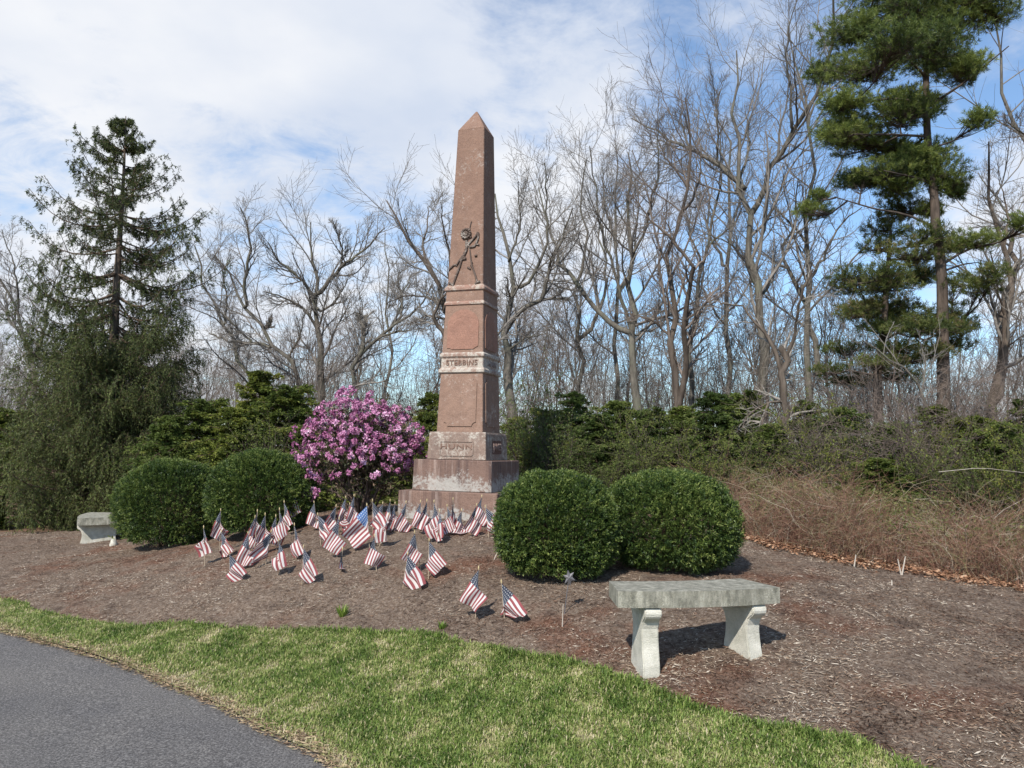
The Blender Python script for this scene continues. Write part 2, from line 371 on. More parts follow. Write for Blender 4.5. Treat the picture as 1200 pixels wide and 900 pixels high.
# grass blades
GRASS_STOPS = [(0, (.07, .12, .022)), (.3, (.15, .22, .045)), (.55, (.25, .305, .085)), (.72, (.37, .365, .15)), (.85, (.48, .42, .24)), (1, (.56, .48, .33))]
def grass_blades():
    g = np.random.default_rng(11)
    a = lv[:-1, :-1]; b_ = lv[1:, :-1]; c = lv[:-1, 1:]; d = lv[1:, 1:]
    area = np.linalg.norm(np.cross(b_ - a, c - a), axis=2).ravel()
    cy = a[..., 1].ravel(); cx = a[..., 0].ravel(); vis = (cy > 2.7) & (np.abs(cx) < cy * .72 + .3); area = area * vis
    n = 300000; cell = g.choice(len(area), n, p=area / area.sum()); i, j = np.divmod(cell, lv.shape[1] - 1)
    u = g.random((n, 1)); v = g.random((n, 1))
    p = lv[i, j] * (1 - u) * (1 - v) + lv[i + 1, j] * u * (1 - v) + lv[i, j + 1] * (1 - u) * v + lv[i + 1, j + 1] * u * v
    dry = vnoise(p[:, 0], p[:, 1], 2.3, 21) * .55 + vnoise(p[:, 0], p[:, 1], 7, 22) * .9 + vnoise(p[:, 0], p[:, 1], 17, 24) * 1.1 + vnoise(p[:, 0], p[:, 1], 33, 25) * .7 + .03
    f = (i + u[:, 0]) / (nl - 1)
    edge = np.exp(-(f * np.linalg.norm(lv[-1] - lv[0], axis=1)[j] / .09)); bare = (g.random(n) < edge * .75) | ((dry > .72) & (g.random(n) < .55))
    hgt = .014 + .026 * g.random(n) ** 1.5 + .014 * vnoise(p[:, 0], p[:, 1], 5, 23); hgt *= np.where(dry > .4, .7, 1)
    tone = np.clip(.37 + .42 * dry + .2 * g.normal(size=n) + edge * .55, 0, 1)
    tone = np.where(g.random(n) < .11, .66 + .3 * g.random(n), tone)
    # longer greener tufts along the bed
    tu = (f > .955) & (g.random(n) < .5); hgt = np.where(tu, hgt * 1.5, hgt); tone = np.where(tu, tone * .7, tone)
    k = ~bare; p = p[k]; hgt = hgt[k]; tone = tone[k]; n = len(p)
    an = g.random(n) * 6.283; ln = .25 + .9 * g.random(n); w = (.0017 + .0018 * g.random(n))[:, None]
    lean = np.c_[np.cos(an), np.sin(an), np.zeros(n)]; side = np.c_[-np.sin(an), np.cos(an), np.zeros(n)]
    up = np.array((0, 0, 1.)); hh = hgt[:, None]
    m1 = p + up * hh * .6 + lean * hh * (ln * .35)[:, None]; t = p + up * hh * (1 - .25 * ln[:, None]) + lean * hh * ln[:, None]
    V = np.stack((p - side * w, p + side * w, m1 + side * w * .8, m1 - side * w * .8, t), 1).reshape(-1, 3)
    o = np.arange(n)[:, None] * 5; q = o + np.array([[0, 1, 2, 3]]); tr = o + np.array([[3, 2, 4]])
    return mesh_np('lawn_grass', V, [q, tr], leaf_mat('grass_blade', GRASS_STOPS, .3, .5), rnd=np.r_[tone, tone])
def edge_straw():
    g = np.random.default_rng(13); n = 26000; k = g.integers(60, len(EDGE) - 1, n); f = g.random(n)[:, None]; q = EDGE[k] * (1 - f) + EDGE[np.minimum(k + 1, len(EDGE) - 1)] * f
    wig = .035 * vnoise(q[:, 0], q[:, 1], 6, 41) + .03 * vnoise(q[:, 0], q[:, 1], 19, 42); off = .0 + wig + .045 * g.normal(size=n); off -= np.clip(off - .03, 0, 1) * .6; off -= .03; q = q + out_[k] * off[:, None]
    z = np.where(off > 0, H(q[:, 0], q[:, 1]) * .6 + .008, H(q[:, 0], q[:, 1]) + .024) + .012 * g.random(n); an = g.random(n) * 6.283
    pos = np.c_[q, z]; V, F = leaves(pos, np.c_[np.cos(an), np.sin(an), .25 * g.random(n)], np.array((0, 0, 1.)) + .4 * g.normal(size=(n, 3)), .015 + .045 * g.random(n), .004 + .004 * g.random(n))
    return mesh_np('edge_straw', V, F, leaf_mat('edge_straw', [(0, (.11, .07, .045)), (.4, (.3, .21, .13)), (.8, (.48, .37, .24)), (1, (.2, .24, .07))], .1, .85), rnd=g.random(n))
tag(edge_straw(), 'dry straw and dead grass lying along the edge of the asphalt path', 'straw', kind='stuff')
tag(grass_blades(), 'short spring lawn grass with straw coloured dry patches beside the path', 'grass', kind='stuff')
# shredded bark strands
def shreds():
    g = np.random.default_rng(12); n = 300000
    d = 2.8 + 10.4 * g.random(n) ** 1.35; x = (g.random(n) * 2 - 1) * .72 * d; y = d
    k = inside(MPOLY, x, y); x = x[k]; y = y[k]; n = len(x)
    k = g.random(n) < np.clip(.7 + 1.2 * vnoise(x, y, 3.5, 31) + .8 * vnoise(x, y, 9, 37), .12, 1); x = x[k]; y = y[k]; n = len(x)
    p = np.c_[x, y, Hm(x, y) + .002 + .012 * g.random(n) ** 2]
    an = g.random(n) * 6.283; ti = .16 * g.normal(size=n); dr = np.c_[np.cos(an), np.sin(an), ti]
    nr = nrm(np.c_[.35 * g.normal(size=(n, 2)), np.ones(n)])
    L = .014 + .05 * g.random(n) ** 2.4; Wd = .003 + .006 * g.random(n) ** 2
    V, F = leaves(p - dr * L[:, None] * .5, dr, nr, L, Wd)
    red = 1.3 * vnoise(x, y, 1.4, 33) + 1.3 * vnoise(x, y, 5, 34) + .8 * vnoise(x, y, 14, 36) - .05
    tone = np.clip(.56 - .42 * np.clip(red * 1.5, -.4, 1) + .24 * g.normal(size=n) - .4 * np.clip(vnoise(x, y, 9, 35) * 3 - .4, 0, 1), 0, 1)
    return mesh_np('bark_mulch', V, F, leaf_mat('bark_shred', [(0, (.035, .02, .013)), (.25, (.125, .07, .045)), (.5, (.225, .155, .105)), (.75, (.335, .265, .195)), (1, (.48, .42, .34))], 0, .9, spec=.1), rnd=tone)
tag(shreds(), 'loose shredded bark mulch, weathered grey and reddish brown, over the bed', 'mulch', kind='stuff')

# ------------------------------------------------------------------ monument
MROT = R(19.39); MC = np.array((-.51, 9.3)); MZ = .6
def m_stone(name, base, lichen=0.0, streak=0.0, licol=(.5, .48, .44), seed=0.0, zr=None):
    m, nt, N, L, b = new_mat(name)
    gr = tex(N, L, 160, 3, .8, off=(seed, 0, 0)); mid = tex(N, L, 7, 6, .65, off=(seed, 3, 0))
    lo = tuple(c * .62 for c in base); hi = tuple(min(1, c * 1.42) for c in base)
    c = ramp(N, L, gr, [(.3, lo), (.5, base), (.72, hi)])
    c = mix(N, L, .5, c, ramp(N, L, mid, [(.3, (.72, .68, .68)), (.7, (1.22, 1.16, 1.12))]), 'MULTIPLY')
    if streak:
        s = tex(N, L, 9, 5, .7, stretch=(1, 1, .06), off=(seed, 8, 0)); f = ramp(N, L, s, [(.5, (0, 0, 0)), (.68, (1, 1, 1))])
        c = mix(N, L, math_n(N, L, 'MULTIPLY', f, streak), c, (.075, .05, .045))
        s = tex(N, L, 12, 5, .7, stretch=(1, 1, .09), off=(seed, 18, 0)); f = ramp(N, L, s, [(.54, (0, 0, 0)), (.7, (1, 1, 1))])
        c = mix(N, L, math_n(N, L, 'MULTIPLY', f, streak * .5), c, (.45, .36, .31))
    if lichen:
        n = tex(N, L, 26, 9, .78, off=(seed, 1, 5), dist=.5); n2 = tex(N, L, 3.4, 4, .6, off=(seed, 5, 1))
        s = math_n(N, L, 'ADD', math_n(N, L, 'MULTIPLY', n, .85), math_n(N, L, 'MULTIPLY', n2, .45))
        if zr:   # lichen keeps to one band of the block
            tc = N.new('ShaderNodeTexCoord'); sp = N.new('ShaderNodeSeparateXYZ'); L.new(tc.outputs['Object'], sp.inputs[0])
            a = N.new('ShaderNodeMapRange'); a.interpolation_type = 'SMOOTHSTEP'; L.new(sp.outputs[2], a.inputs[0])
            a.inputs[1].default_value = zr[0]; a.inputs[2].default_value = zr[1]; a.inputs[3].default_value = .12; a.inputs[4].default_value = -.1
            s = math_n(N, L, 'ADD', s, a.outputs[0])
        f = ramp(N, L, s, [(.735 - .2 * lichen, (0, 0, 0)), (.85 - .2 * lichen, (1, 1, 1))])
        c = mix(N, L, math_n(N, L, 'MULTIPLY', f, .85), c, mix(N, L, gr, tuple(x * .55 for x in licol), tuple(min(1, x * 1.25) for x in licol)))
    L.new(c, b.inputs['Base Color']); b.inputs['Roughness'].default_value = .85; b.inputs['Specular IOR Level'].default_value = .2
    bump(N, L, b, mid, .02); return m
BROWN = (.196, .125, .093)
S_shaft = m_stone('stone_shaft', BROWN, .08, .12, (.38, .33, .29), 1)
S_ledge = m_stone('stone_ledge', (.25, .17, .135), .82, .2, (.47, .44, .38), 2); S_neck = m_stone('stone_neck', (.25, .155, .12), .6, .2, (.42, .38, .32), 14)
S_die = m_stone('stone_die', (.22, .144, .108), .14, .1, (.42, .36, .31), 3)
S_panel = m_stone('stone_panel', (.245, .138, .102), .05, .05, (.42, .36, .31), 4)
S_base = m_stone('stone_base', (.2, .148, .12), .42, .3, (.46, .42, .36), 5)
S_step = m_stone('stone_step', (.16, .105, .084), .36, .8, (.38, .36, .325), 6, (.6, .82))
S_step2 = m_stone('stone_lower_step', (.175, .115, .09), .3, .85, (.38, .37, .34), 7, (.2, .5))
S_relief = m_stone('stone_relief', (.1, .075, .062), .3, 0, (.45, .41, .36), 8)
S_recess_shade = m_stone('stone_recess_shade', (.12, .07, .055), 0, 0, seed=9)  # darker stone colour carries the shade of a recess
mon = empty('obelisk_monument', (MC[0], MC[1], MZ), -MROT)
tag(mon, 'tall brown stone obelisk with stepped plinth and carved wreath standing among the flags', 'monument')
def frust(name, secs, mat, parent, ch=.008):
    """stack of square sections (half width, z); corners and edges slightly broken"""
    bm = bmesh.new(); rings = []
    for w, z in secs:
        c = min(ch, w * .3); p = [(w - c, -w), (w, -w + c), (w, w - c), (w - c, w), (-w + c, w), (-w, w - c), (-w, -w + c), (-w + c, -w)]
        rings.append([bm.verts.new((x, y, z - MZ)) for x, y in p])
    for a, b in zip(rings[:-1], rings[1:]):
        for i in range(8): bm.faces.new((a[i], a[(i + 1) % 8], b[(i + 1) % 8], b[i]))
    bm.faces.new(rings[0][::-1]); bm.faces.new(rings[-1])
    return mesh_bm(name, bm, mat, parent)
e = .007
frust('lower_step', [(.612, .6), (.608, 1.118 - e), (.608 - e, 1.118)], S_step2, mon)
frust('middle_step', [(.491 - e, 1.119), (.491, 1.119 + e), (.485, 1.476 - e), (.485 - e, 1.476)], S_step, mon)
base = frust('base_block', [(.370 - e, 1.477), (.371, 1.484), (.358, 1.78), (.350, 1.802)], S_base, mon)
die = frust('lower_die', [(.292, 1.803), (.293, 1.809), (.272, 2.490), (.271, 2.496)], S_die, mon)
frust('band_ledge', [(.278, 2.497), (.294, 2.51), (.294, 2.54), (.276, 2.566)], S_ledge, mon)
band = frust('band_course', [(.271, 2.567), (.269, 2.678)], S_ledge, mon)
frust('band_ledge', [(.268, 2.679), (.286, 2.70), (.286, 2.728), (.268, 2.748)], S_ledge, mon)
up = frust('upper_die', [(.265, 2.749), (.264, 2.755), (.244, 3.318)], S_die, mon)
frust('neck_ledge', [(.245, 3.319), (.259, 3.328), (.259, 3.345), (.246, 3.372)], S_neck, mon)
frust('neck_course', [(.244, 3.373), (.241, 3.488)], S_die, mon)
frust('neck_ledge', [(.243, 3.489), (.261, 3.505), (.261, 3.53), (.236, 3.568)], S_neck, mon)
shaft = frust('shaft', [(.229, 3.569), (.173, 5.527)], S_shaft, mon)
frust('capstone', [(.173, 5.528), (.173, 5.533), (.011, 5.815), (.004, 5.82)], S_shaft, mon, ch=.012)
def wz(z, a, b): return a[0] + (b[0] - a[0]) * (z - a[1]) / (b[1] - a[1])
def panel(name, outline, wa, wb, depth, mat, parent, face=0, chf=.006):
    """flat slab of the given outline standing proud on a face of the block (0 front, 1 right side)"""
    bm = bmesh.new(); lo = []; hi = []
    for ring, d, s in ((lo, -.01, 1.0), (hi, depth, 1.0)):
        cx = sum(p[0] for p in outline) / len(outline); cz = sum(p[1] for p in outline) / len(outline)
        for x, z in outline:
            y = -(wz(z, wa, wb) + d)
            v = (x, y, z - MZ) if face == 0 else (-y, x, z - MZ)
            ring.append(bm.verts.new(v))
    n = len(outline)
    for i in range(n): bm.faces.new((lo[i], lo[(i + 1) % n], hi[(i + 1) % n], hi[i]))
    bm.faces.new(hi)
    return mesh_bm(name, bm, mat, parent)
def notched(hw, z0, z1, r):
    o = []
    for cx, cz, a0 in ((-hw, z0, 90), (hw, z0, 180), (hw, z1, 270), (-hw, z1, 0)):
        for k in range(6):
            a = R(a0 - k * 18); o.append((cx + r * math.cos(a), cz + r * math.sin(a)))
    return o
dA, dB = (.293, 1.809), (.272, 2.49)
for f in (0, 1): panel('panel', notched(.205, 1.87, 2.43, .05), dA, dB, .011, S_die, die, f)
uA, uB = (.264, 2.755), (.244, 3.318)
arch = [(-.2, 2.80), (-.16, 2.80), (-.14, 2.785), (.14, 2.785), (.16, 2.80), (.2, 2.82), (.2, 3.08)] + [(.2 * math.cos(R(a)), 3.08 + .185 * math.sin(R(a))) for a in range(15, 180, 15)] + [(-.2, 3.08)]
for f in (0, 1): panel('panel', arch, uA, uB, .009, S_panel, up, f)
bA, bB = (.371, 1.484), (.358, 1.78)
def frame(name, hw, z0, z1, t, wa, wb, mat, parent, face):
    bm = bmesh.new()
    for x0, x1, a, b in ((-hw, hw, z1, z1 + t), (-hw, hw, z0 - t, z0), (-hw - t, -hw, z0, z1), (hw, hw + t, z0, z1)):
        q = []
        for x, z in ((x0, a), (x1, a), (x1, b), (x0, b)):
            for d in (-.01, .008):
                y = -(wz(z, wa, wb) + d); q.append(bm.verts.new((x, y, z - MZ) if face == 0 else (-y, x, z - MZ)))
        i, o = q[0::2], q[1::2]; bm.faces.new(o)
        for k in range(4): bm.faces.new((i[k], i[(k + 1) % 4], o[(k + 1) % 4], o[k]))
    return mesh_bm(name, bm, mat, parent)
frame('inscription_frame', .2, 1.535, 1.685, .014, bA, bB, S_base, base, 0)
panel('recess_shade_panel', [(-.15, 1.55), (.16, 1.55), (.16, 1.71), (-.15, 1.71)], bA, bB, .002, S_recess_shade, base, 1)  # slab almost flush with the block; recess shade put into its colour
def text(name, s, size, mat, parent, face, x, z, w, tilt=0.0, stretch=1.0, depth=.012, bold=.012):
    cu = bpy.data.curves.new('lettering', 'FONT'); cu.body = s; cu.size = size; cu.align_x = 'CENTER'; cu.align_y = 'CENTER'; cu.extrude = depth; cu.offset = bold * size
    cu.space_character = 1.12
    t = bpy.data.objects.new('lettering', cu); COL.objects.link(t); dg = bpy.context.evaluated_depsgraph_get(); dg.update()
    me = bpy.data.meshes.new_from_object(t.evaluated_get(dg)); bpy.data.objects.remove(t); bpy.data.curves.remove(cu)
    me.name = name; me.materials.clear(); me.materials.append(mat)
    o = bpy.data.objects.new(name, me); COL.objects.link(o); o.parent = parent
    M = Matrix.Rotation(R(90) , 4, 'X') @ Matrix.Diagonal((stretch, 1, 1, 1))
    o.matrix_local = (Matrix.Rotation(R(90), 4, 'Z') if face else Matrix.Identity(4)) @ Matrix.Translation((x, -w, z - MZ)) @ Matrix.Rotation(-tilt, 4, 'X') @ M
    return o
S_letter = m_stone('stone_letter', (.165, .105, .08), .1, 0, seed=11)
text('inscription', 'HUNN', .078, S_letter, base, 0, 0, 1.628, wz(1.628, bA, bB) - .004, .04, 1.7)
text('inscription', 'JAMES', .115, m_stone('stone_pale_letter', (.25, .17, .14), .3, 0, seed=12), base, 1, .005, 1.63, wz(1.63, bA, bB) + .0, .04, .82)
text('inscription', 'STEBBINS', .088, S_letter, band, 0, .0, 2.622, .2665, 0, 1.0)
text('inscription', 'MUNN', .088, m_stone('stone_dark_letter', (.25, .2, .18), .4, 0, seed=13), band, 1, .02, 2.622, .2665, 0, 1.0)
# carved emblem on the shaft
def to_face(px, py):
    d = ray(px, py); ca, sa = math.cos(MROT), math.sin(MROT)
    def loc(v): return np.array((v[0] * ca - v[1] * sa, v[0] * sa + v[1] * ca, v[2]))
    o = loc(EYE - np.array((MC[0], MC[1], MZ))); dl = loc(d); z = 3.2
    for _ in range(6):
        w = wz(z + MZ, (.229, 3.569), (.173, 5.527)); t = (-w - o[1]) / dl[1]; q = o + dl * t; z = q[2]
    return q
def relief():
    zp = lambda x, y: to_face(515 + x / 9, 250 + y / 9)
    parts = []
    def rib(pts, r0, r1, out=.010):
        q = resample([zp(*p) for p in pts], 14); q[:, 1] -= out
        parts.append(tubes(q[None], 1.1 * np.linspace(r0, r1, 14)[None], 6))
    rib([(340, 85), (322, 150), (330, 260)], .004, .008)
    rib([(412, 200), (370, 265), (330, 300), (290, 350), (275, 440), (215, 485), (195, 545), (150, 545), (100, 600)], .013, .009)
    rib([(285, 290), (290, 400), (240, 480), (215, 570), (180, 660), (150, 745)], .014, .013)
    rib([(412, 210), (412, 270), (375, 350), (325, 360), (300, 330)], .013, .01)
    rib([(300, 300), (325, 400), (335, 500), (350, 570), (380, 650), (400, 730)], .006, .012)
    rib([(105, 735), (150, 765)], .014, .012); rib([(378, 745), (430, 715)], .013, .012); rib([(375, 450), (400, 445)], .012, .012); rib([(300, 570), (330, 590)], .012, .008)
    rib([(270, 430), (250, 460), (285, 480), (215, 490)], .015, .01); rib([(395, 330), (422, 335)], .01, .008); rib([(340, 545), (352, 580)], .016, .01)
    g = np.random.default_rng(77)      # laurel leaves along the ribbons
    for (x, y, ang) in [(352, 285, 40), (380, 250, 60), (395, 300, -60), (350, 345, 20), (262, 420, 130), (245, 455, 150), (222, 500, 100), (180, 548, 170), (130, 575, 200), (300, 350, 80), (312, 320, 30), (275, 385, 110), (205, 600, 110), (190, 640, 100), (345, 520, 70), (362, 600, 60), (372, 630, 50), (330, 300, 10), (335, 250, 90), (325, 200, 95), (405, 235, 80), (235, 470, 60), (265, 470, 20)]:
        o = zp(x, y); a = R(ang + 25 * g.normal()); ln = .022 + .016 * g.random(); q = np.array([o + np.array((math.cos(a) * ln * (t - .5), -.011, math.sin(a) * ln * (t - .5))) for t in np.linspace(0, 1, 5)])
        parts.append(tubes(q[None], np.array([[.003, .009, .011, .008, .002]]), 6))
    c = zp(285, 218)
    for k in range(13):
        a = k / 13 * 6.283; rr = .05
        q = np.array([c + np.array((math.cos(a + t) * rr * (1 + .25 * t), -.02, math.sin(a + t) * rr * (1 + .25 * t))) for t in np.linspace(-.1, .55, 5)])
        parts.append(tubes(q[None], np.array([[.004, .016, .02, .016, .004]]), 6))
    for k in range(7):
        a = k / 7 * 6.283; q = np.array([c + np.array((math.cos(a) * t, -.026, math.sin(a) * t)) for t in (.002, .014, .028, .036)])
        parts.append(tubes(q[None], np.array([[.005, .013, .013, .004]]), 6))
    V, F = cat(parts); return mesh_np('carved_emblem', V, F, S_relief, shaft, smooth=True)
relief()

# ------------------------------------------------------------------ concrete benches
def m_concrete():
    m, nt, N, L, b = new_mat('pale_concrete')
    n = tex(N, L, 9, 7, .65); gr = tex(N, L, 140, 3, .7)
    c = ramp(N, L, n, [(.3, (.36, .35, .29)), (.55, (.52, .5, .43)), (.72, (.6, .58, .51))]); c = mix(N, L, .6, c, ramp(N, L, gr, [(.3, (.75, .75, .75)), (.7, (1.12, 1.12, 1.1))]), 'MULTIPLY')
    L.new(c, b.inputs['Base Color']); b.inputs['Roughness'].default_value = .9; bump(N, L, b, gr, .006); return m
def m_seat():
    m, nt, N, L, b = new_mat('mossy_concrete')
    n = tex(N, L, 16, 8, .72, stretch=(1, 1, .6)); v = tex(N, L, 22, 6, .7, stretch=(1, 1, .12), off=(2, 2, 2)); gr = tex(N, L, 130, 4, .8)
    c = ramp(N, L, n, [(.3, (.13, .128, .105)), (.45, (.26, .252, .205)), (.6, (.42, .405, .34)), (.75, (.55, .53, .46))])
    c = mix(N, L, .55, c, ramp(N, L, v, [(.4, (.55, .55, .52)), (.6, (1.1, 1.08, 1.05))]), 'MULTIPLY')
    c = mix(N, L, .7, c, ramp(N, L, gr, [(.3, (.6, .6, .6)), (.68, (1.25, 1.25, 1.2))]), 'MULTIPLY')
    L.new(c, b.inputs['Base Color']); b.inputs['Roughness'].default_value = .92; bump(N, L, b, gr, .012); return m
M_CON, M_SEAT = m_concrete(), m_seat()
def bench(label, cx, cy, zt, th, Rr, dep, ha, tk, hleg, legs=(-.62, .62)):
    t = empty('garden_bench', (cx, cy, zt), th); tag(t, label, 'bench')
    def pt(a, r):      # local: centre of the arc lies on +y
        return (r * math.sin(a), Rr - r * math.cos(a))
    bm = bmesh.new(); n = 14; top = []; bot = []
    A = [-ha + 2 * ha * i / n for i in range(n + 1)]
    ol = [pt(a, Rr) for a in A] + [pt(a, Rr - dep) for a in A[::-1]]
    lo = [bm.verts.new((x, y, -tk)) for x, y in ol]; hi = [bm.verts.new((x, y, 0)) for x, y in ol]; k = len(ol)
    bm.faces.new(lo[::-1]); bm.faces.new(hi)
    for i in range(k): bm.faces.new((lo[i], lo[(i + 1) % k], hi[(i + 1) % k], hi[i]))
    bmesh.ops.bevel(bm, geom=[e for e in bm.edges if e.calc_face_angle(0) > .5], offset=.007, segments=2, affect='EDGES')
    mesh_bm('seat', bm, M_SEAT, t)
    # leg side outline: s across the bench (0 outer face), z down from the seat
    hd = dep * .5
    prof = [(-.012, 0), (.004, .006), (.013, .018), (.016, .034), (.012, .05), (.0, .064), (-.016, .074), (-.034, .09), (-.05, .13), (-.05, .18), (-.042, .23), (-.03, .28), (-.018, .33), (-.01, .45)]
    for f in legs:
        bm = bmesh.new(); a = ha * f; w = .049
        out = [(hd + s - .02, -tk - .002 - z) for s, z in prof]; o2 = out + [(-s, z) for s, z in out[::-1]]
        L_ = []
        for sd in (-w, w):
            ring = []
            for s, z in o2:
                r = Rr - dep / 2 + s; x, y = pt(a, r); ring.append(bm.verts.new((x + sd * math.cos(a), y + sd * math.sin(a), z)))
            L_.append(ring)
        k = len(o2); bm.faces.new(L_[0]); bm.faces.new(L_[1][::-1])
        for i in range(k): bm.faces.new((L_[0][i], L_[1][i], L_[1][(i + 1) % k], L_[0][(i + 1) % k]))
        bmesh.ops.recalc_face_normals(bm, faces=bm.faces)
        bmesh.ops.bevel(bm, geom=[e for e in bm.edges if e.calc_face_angle(0) > 1.2], offset=.006, segments=2, affect='EDGES')
        mesh_bm('leg', bm, M_CON, t)
bench('curved concrete bench with mossy seat on scrolled legs, nearest, beside the lawn', 1.132, 4.485, .82, R(13.09), 2.508, .341, R(11.75), .092, .4, (-.6, .72))
b2 = P(86, 608, 11.1)
bench('distant concrete bench seen end on, at the foot of the tall spruce', b2[0] - .17, b2[1] + .47, b2[2] + .01, R(-70), 2.5, .58, R(12), .105, .4)
# pale marker stone by the far bench
q = G(131, 640); st = bmesh.new(); bmesh.ops.create_icosphere(st, subdivisions=3, radius=.05)
for v in st.verts:
    v.co.z *= 1.25; v.co += v.normal * .008 * math.sin(v.co.x * 60 + v.co.z * 45)
o = mesh_bm('stone', st, M_CON, None, True); o.location = (q[0] + .02, q[1], q[2] + .03); tag(o, 'small pale stone upright in the mulch beside the distant bench', 'stone')

# ------------------------------------------------------------------ flags
def m_flag(blue, starc):
    m, nt, N, L, b = new_mat('flag_cloth')
    uv = N.new('ShaderNodeUVMap'); sp = N.new('ShaderNodeSeparateXYZ'); L.new(uv.outputs[0], sp.inputs[0]); u, v = sp.outputs[0], sp.outputs[1]
    mm = lambda op, a, b_=0.0: math_n(N, L, op, a, b_)
    red = mm('COMPARE', mm('MODULO', mm('FLOOR', mm('MULTIPLY', v, 12.999)), 2.0), 0.0); red.node.inputs[2].default_value = .1
    c = mix(N, L, red, (.62, .595, .575), (.28, .08, .085))
    can = mm('MULTIPLY', mm('LESS_THAN', u, .4), mm('GREATER_THAN', v, 6 / 13))
    fx = mm('SUBTRACT', mm('FRACT', mm('MULTIPLY', u, 15.0)), .5); fy = mm('SUBTRACT', mm('FRACT', mm('MULTIPLY', mm('SUBTRACT', v, 6 / 13), 9.286)), .5)
    star = mm('LESS_THAN', mm('ADD', mm('MULTIPLY', fx, fx), mm('MULTIPLY', fy, fy)), .055)
    c = mix(N, L, can, c, mix(N, L, star, blue, starc))
    L.new(c, b.inputs['Base Color']); b.inputs['Roughness'].default_value = .8; b.inputs['Specular IOR Level'].default_value = .15
    tr = N.new('ShaderNodeBsdfTranslucent'); L.new(c, tr.inputs[0]); ms = N.new('ShaderNodeMixShader'); ms.inputs[0].default_value = .3
    L.new(b.outputs[0], ms.inputs[1]); L.new(tr.outputs[0], ms.inputs[2]); L.new(ms.outputs[0], N['Material Output'].inputs[0]); return m
M_FLAG = m_flag((.045, .055, .085), (.42, .42, .42)); M_FLAG_BACKLIT = m_flag((.09, .18, .4), (.55, .6, .66)); M_STICK = plain('weathered_stick', (.36, .29, .21), .8); M_TIP = plain('gilt_tip', (.45, .36, .2), .5)  # second copy: light through the big flag's canton put into a brighter blue
def flag(i, top, bot, yaw, droop, label, s=1.0, sag=.35):
    g = np.random.default_rng(100 + i)
    if -160 < yaw < -105: yaw = (yaw - 168) / 2
    if -75 < yaw < -20: yaw = (yaw - 12) / 2
    droop -= 6; s = s * (.8 + .2 * g.random())
    b = G(*bot); t = P(top[0], top[1], b[1] + .02 * g.normal()); ax = t - b; Ls = np.linalg.norm(ax)
    root = empty('small_flag', b); root.rotation_mode = 'QUATERNION'; root.rotation_quaternion = Vector((0, 0, 1)).rotation_difference(Vector(ax))
    tag(root, label, 'flag', 'small flags on sticks in the mulch')
    pl = np.array([[(0, 0, -.05), (0, 0, Ls * .5), (0, 0, Ls - .012)]]); V, F = tubes(pl, np.array([[.0034, .0034, .003]]), 6)
    mesh_np('stick', V, F, M_STICK, root, smooth=True)
    pl = np.array([[(0, 0, Ls - .016), (0, 0, Ls - .008), (0, 0, Ls + .004), (0, 0, Ls + .016)]]); V, F = tubes(pl, np.array([[.003, .006, .0055, .0008]]), 6)
    mesh_np('finial', V, F, M_TIP, root, smooth=True)
    ho, fl = .21 * s, .3 * s; nu, nv_ = 26, 16
    u = np.linspace(0, 1, nu); phi = R(droop) + R(86 - droop) * sag * u; az = R(yaw) + (.6 * g.normal()) * u * .5 + .3 * np.sin(u * 5 + g.random() * 6) * u
    d = np.stack((np.cos(phi) * np.cos(az), np.cos(phi) * np.sin(az), -np.sin(phi)), 1); pth = np.cumsum(d, 0) / nu * fl; pth -= pth[0]
    perp = np.stack((-np.sin(az), np.cos(az), 0 * az), 1)
    hor = np.stack((np.cos(az), np.sin(az), 0 * az), 1)
    kb = np.clip(u * 2.2, 0, 1) * (.7 + .3 * g.random())
    dv = -hor * np.sin(phi)[:, None] * kb[:, None] + np.array((0, 0, -1.)) * (1 - kb * (1 - np.cos(phi)))[:, None]; dv = nrm(dv)
    ph = g.random() * 6.28; fr = 1.0 + .9 * g.random(); am = (.012 + .022 * g.random()) * s
    cut = np.linspace(0, 1, nv_)     # 0 at top edge
    Pn = pth[:, None] + dv[:, None] * (cut[None, :, None] * ho * (1 - .18 * u[:, None, None]))
    fold = am * np.sin(6.283 * fr * cut[None] + ph + 2.2 * u[:, None]) * np.clip(u * 1.6, 0, 1)[:, None]
    Pn = Pn + perp[:, None] * fold[..., None]; Pn[..., 2] += Ls - .016
    Pn[..., 1] -= .006 + .016 * u[:, None] * cut[None]
    low = np.clip(.014 - Pn[..., 2], 0, None); Pn[..., 2] += low; Pn[..., 1] -= low * .5; Pn[..., 0] += low * .35 * np.sign(np.cos(R(yaw)))
    uv = np.stack(np.broadcast_arrays(u[:, None], 1 - cut[None]), -1).reshape(-1, 2)
    mesh_np('cloth', Pn.reshape(-1, 3), grid_faces(nv_, nu), M_FLAG_BACKLIT if 'bright blue' in label else M_FLAG, root, smooth=True, uv=uv)
F_ = 'small striped flag '
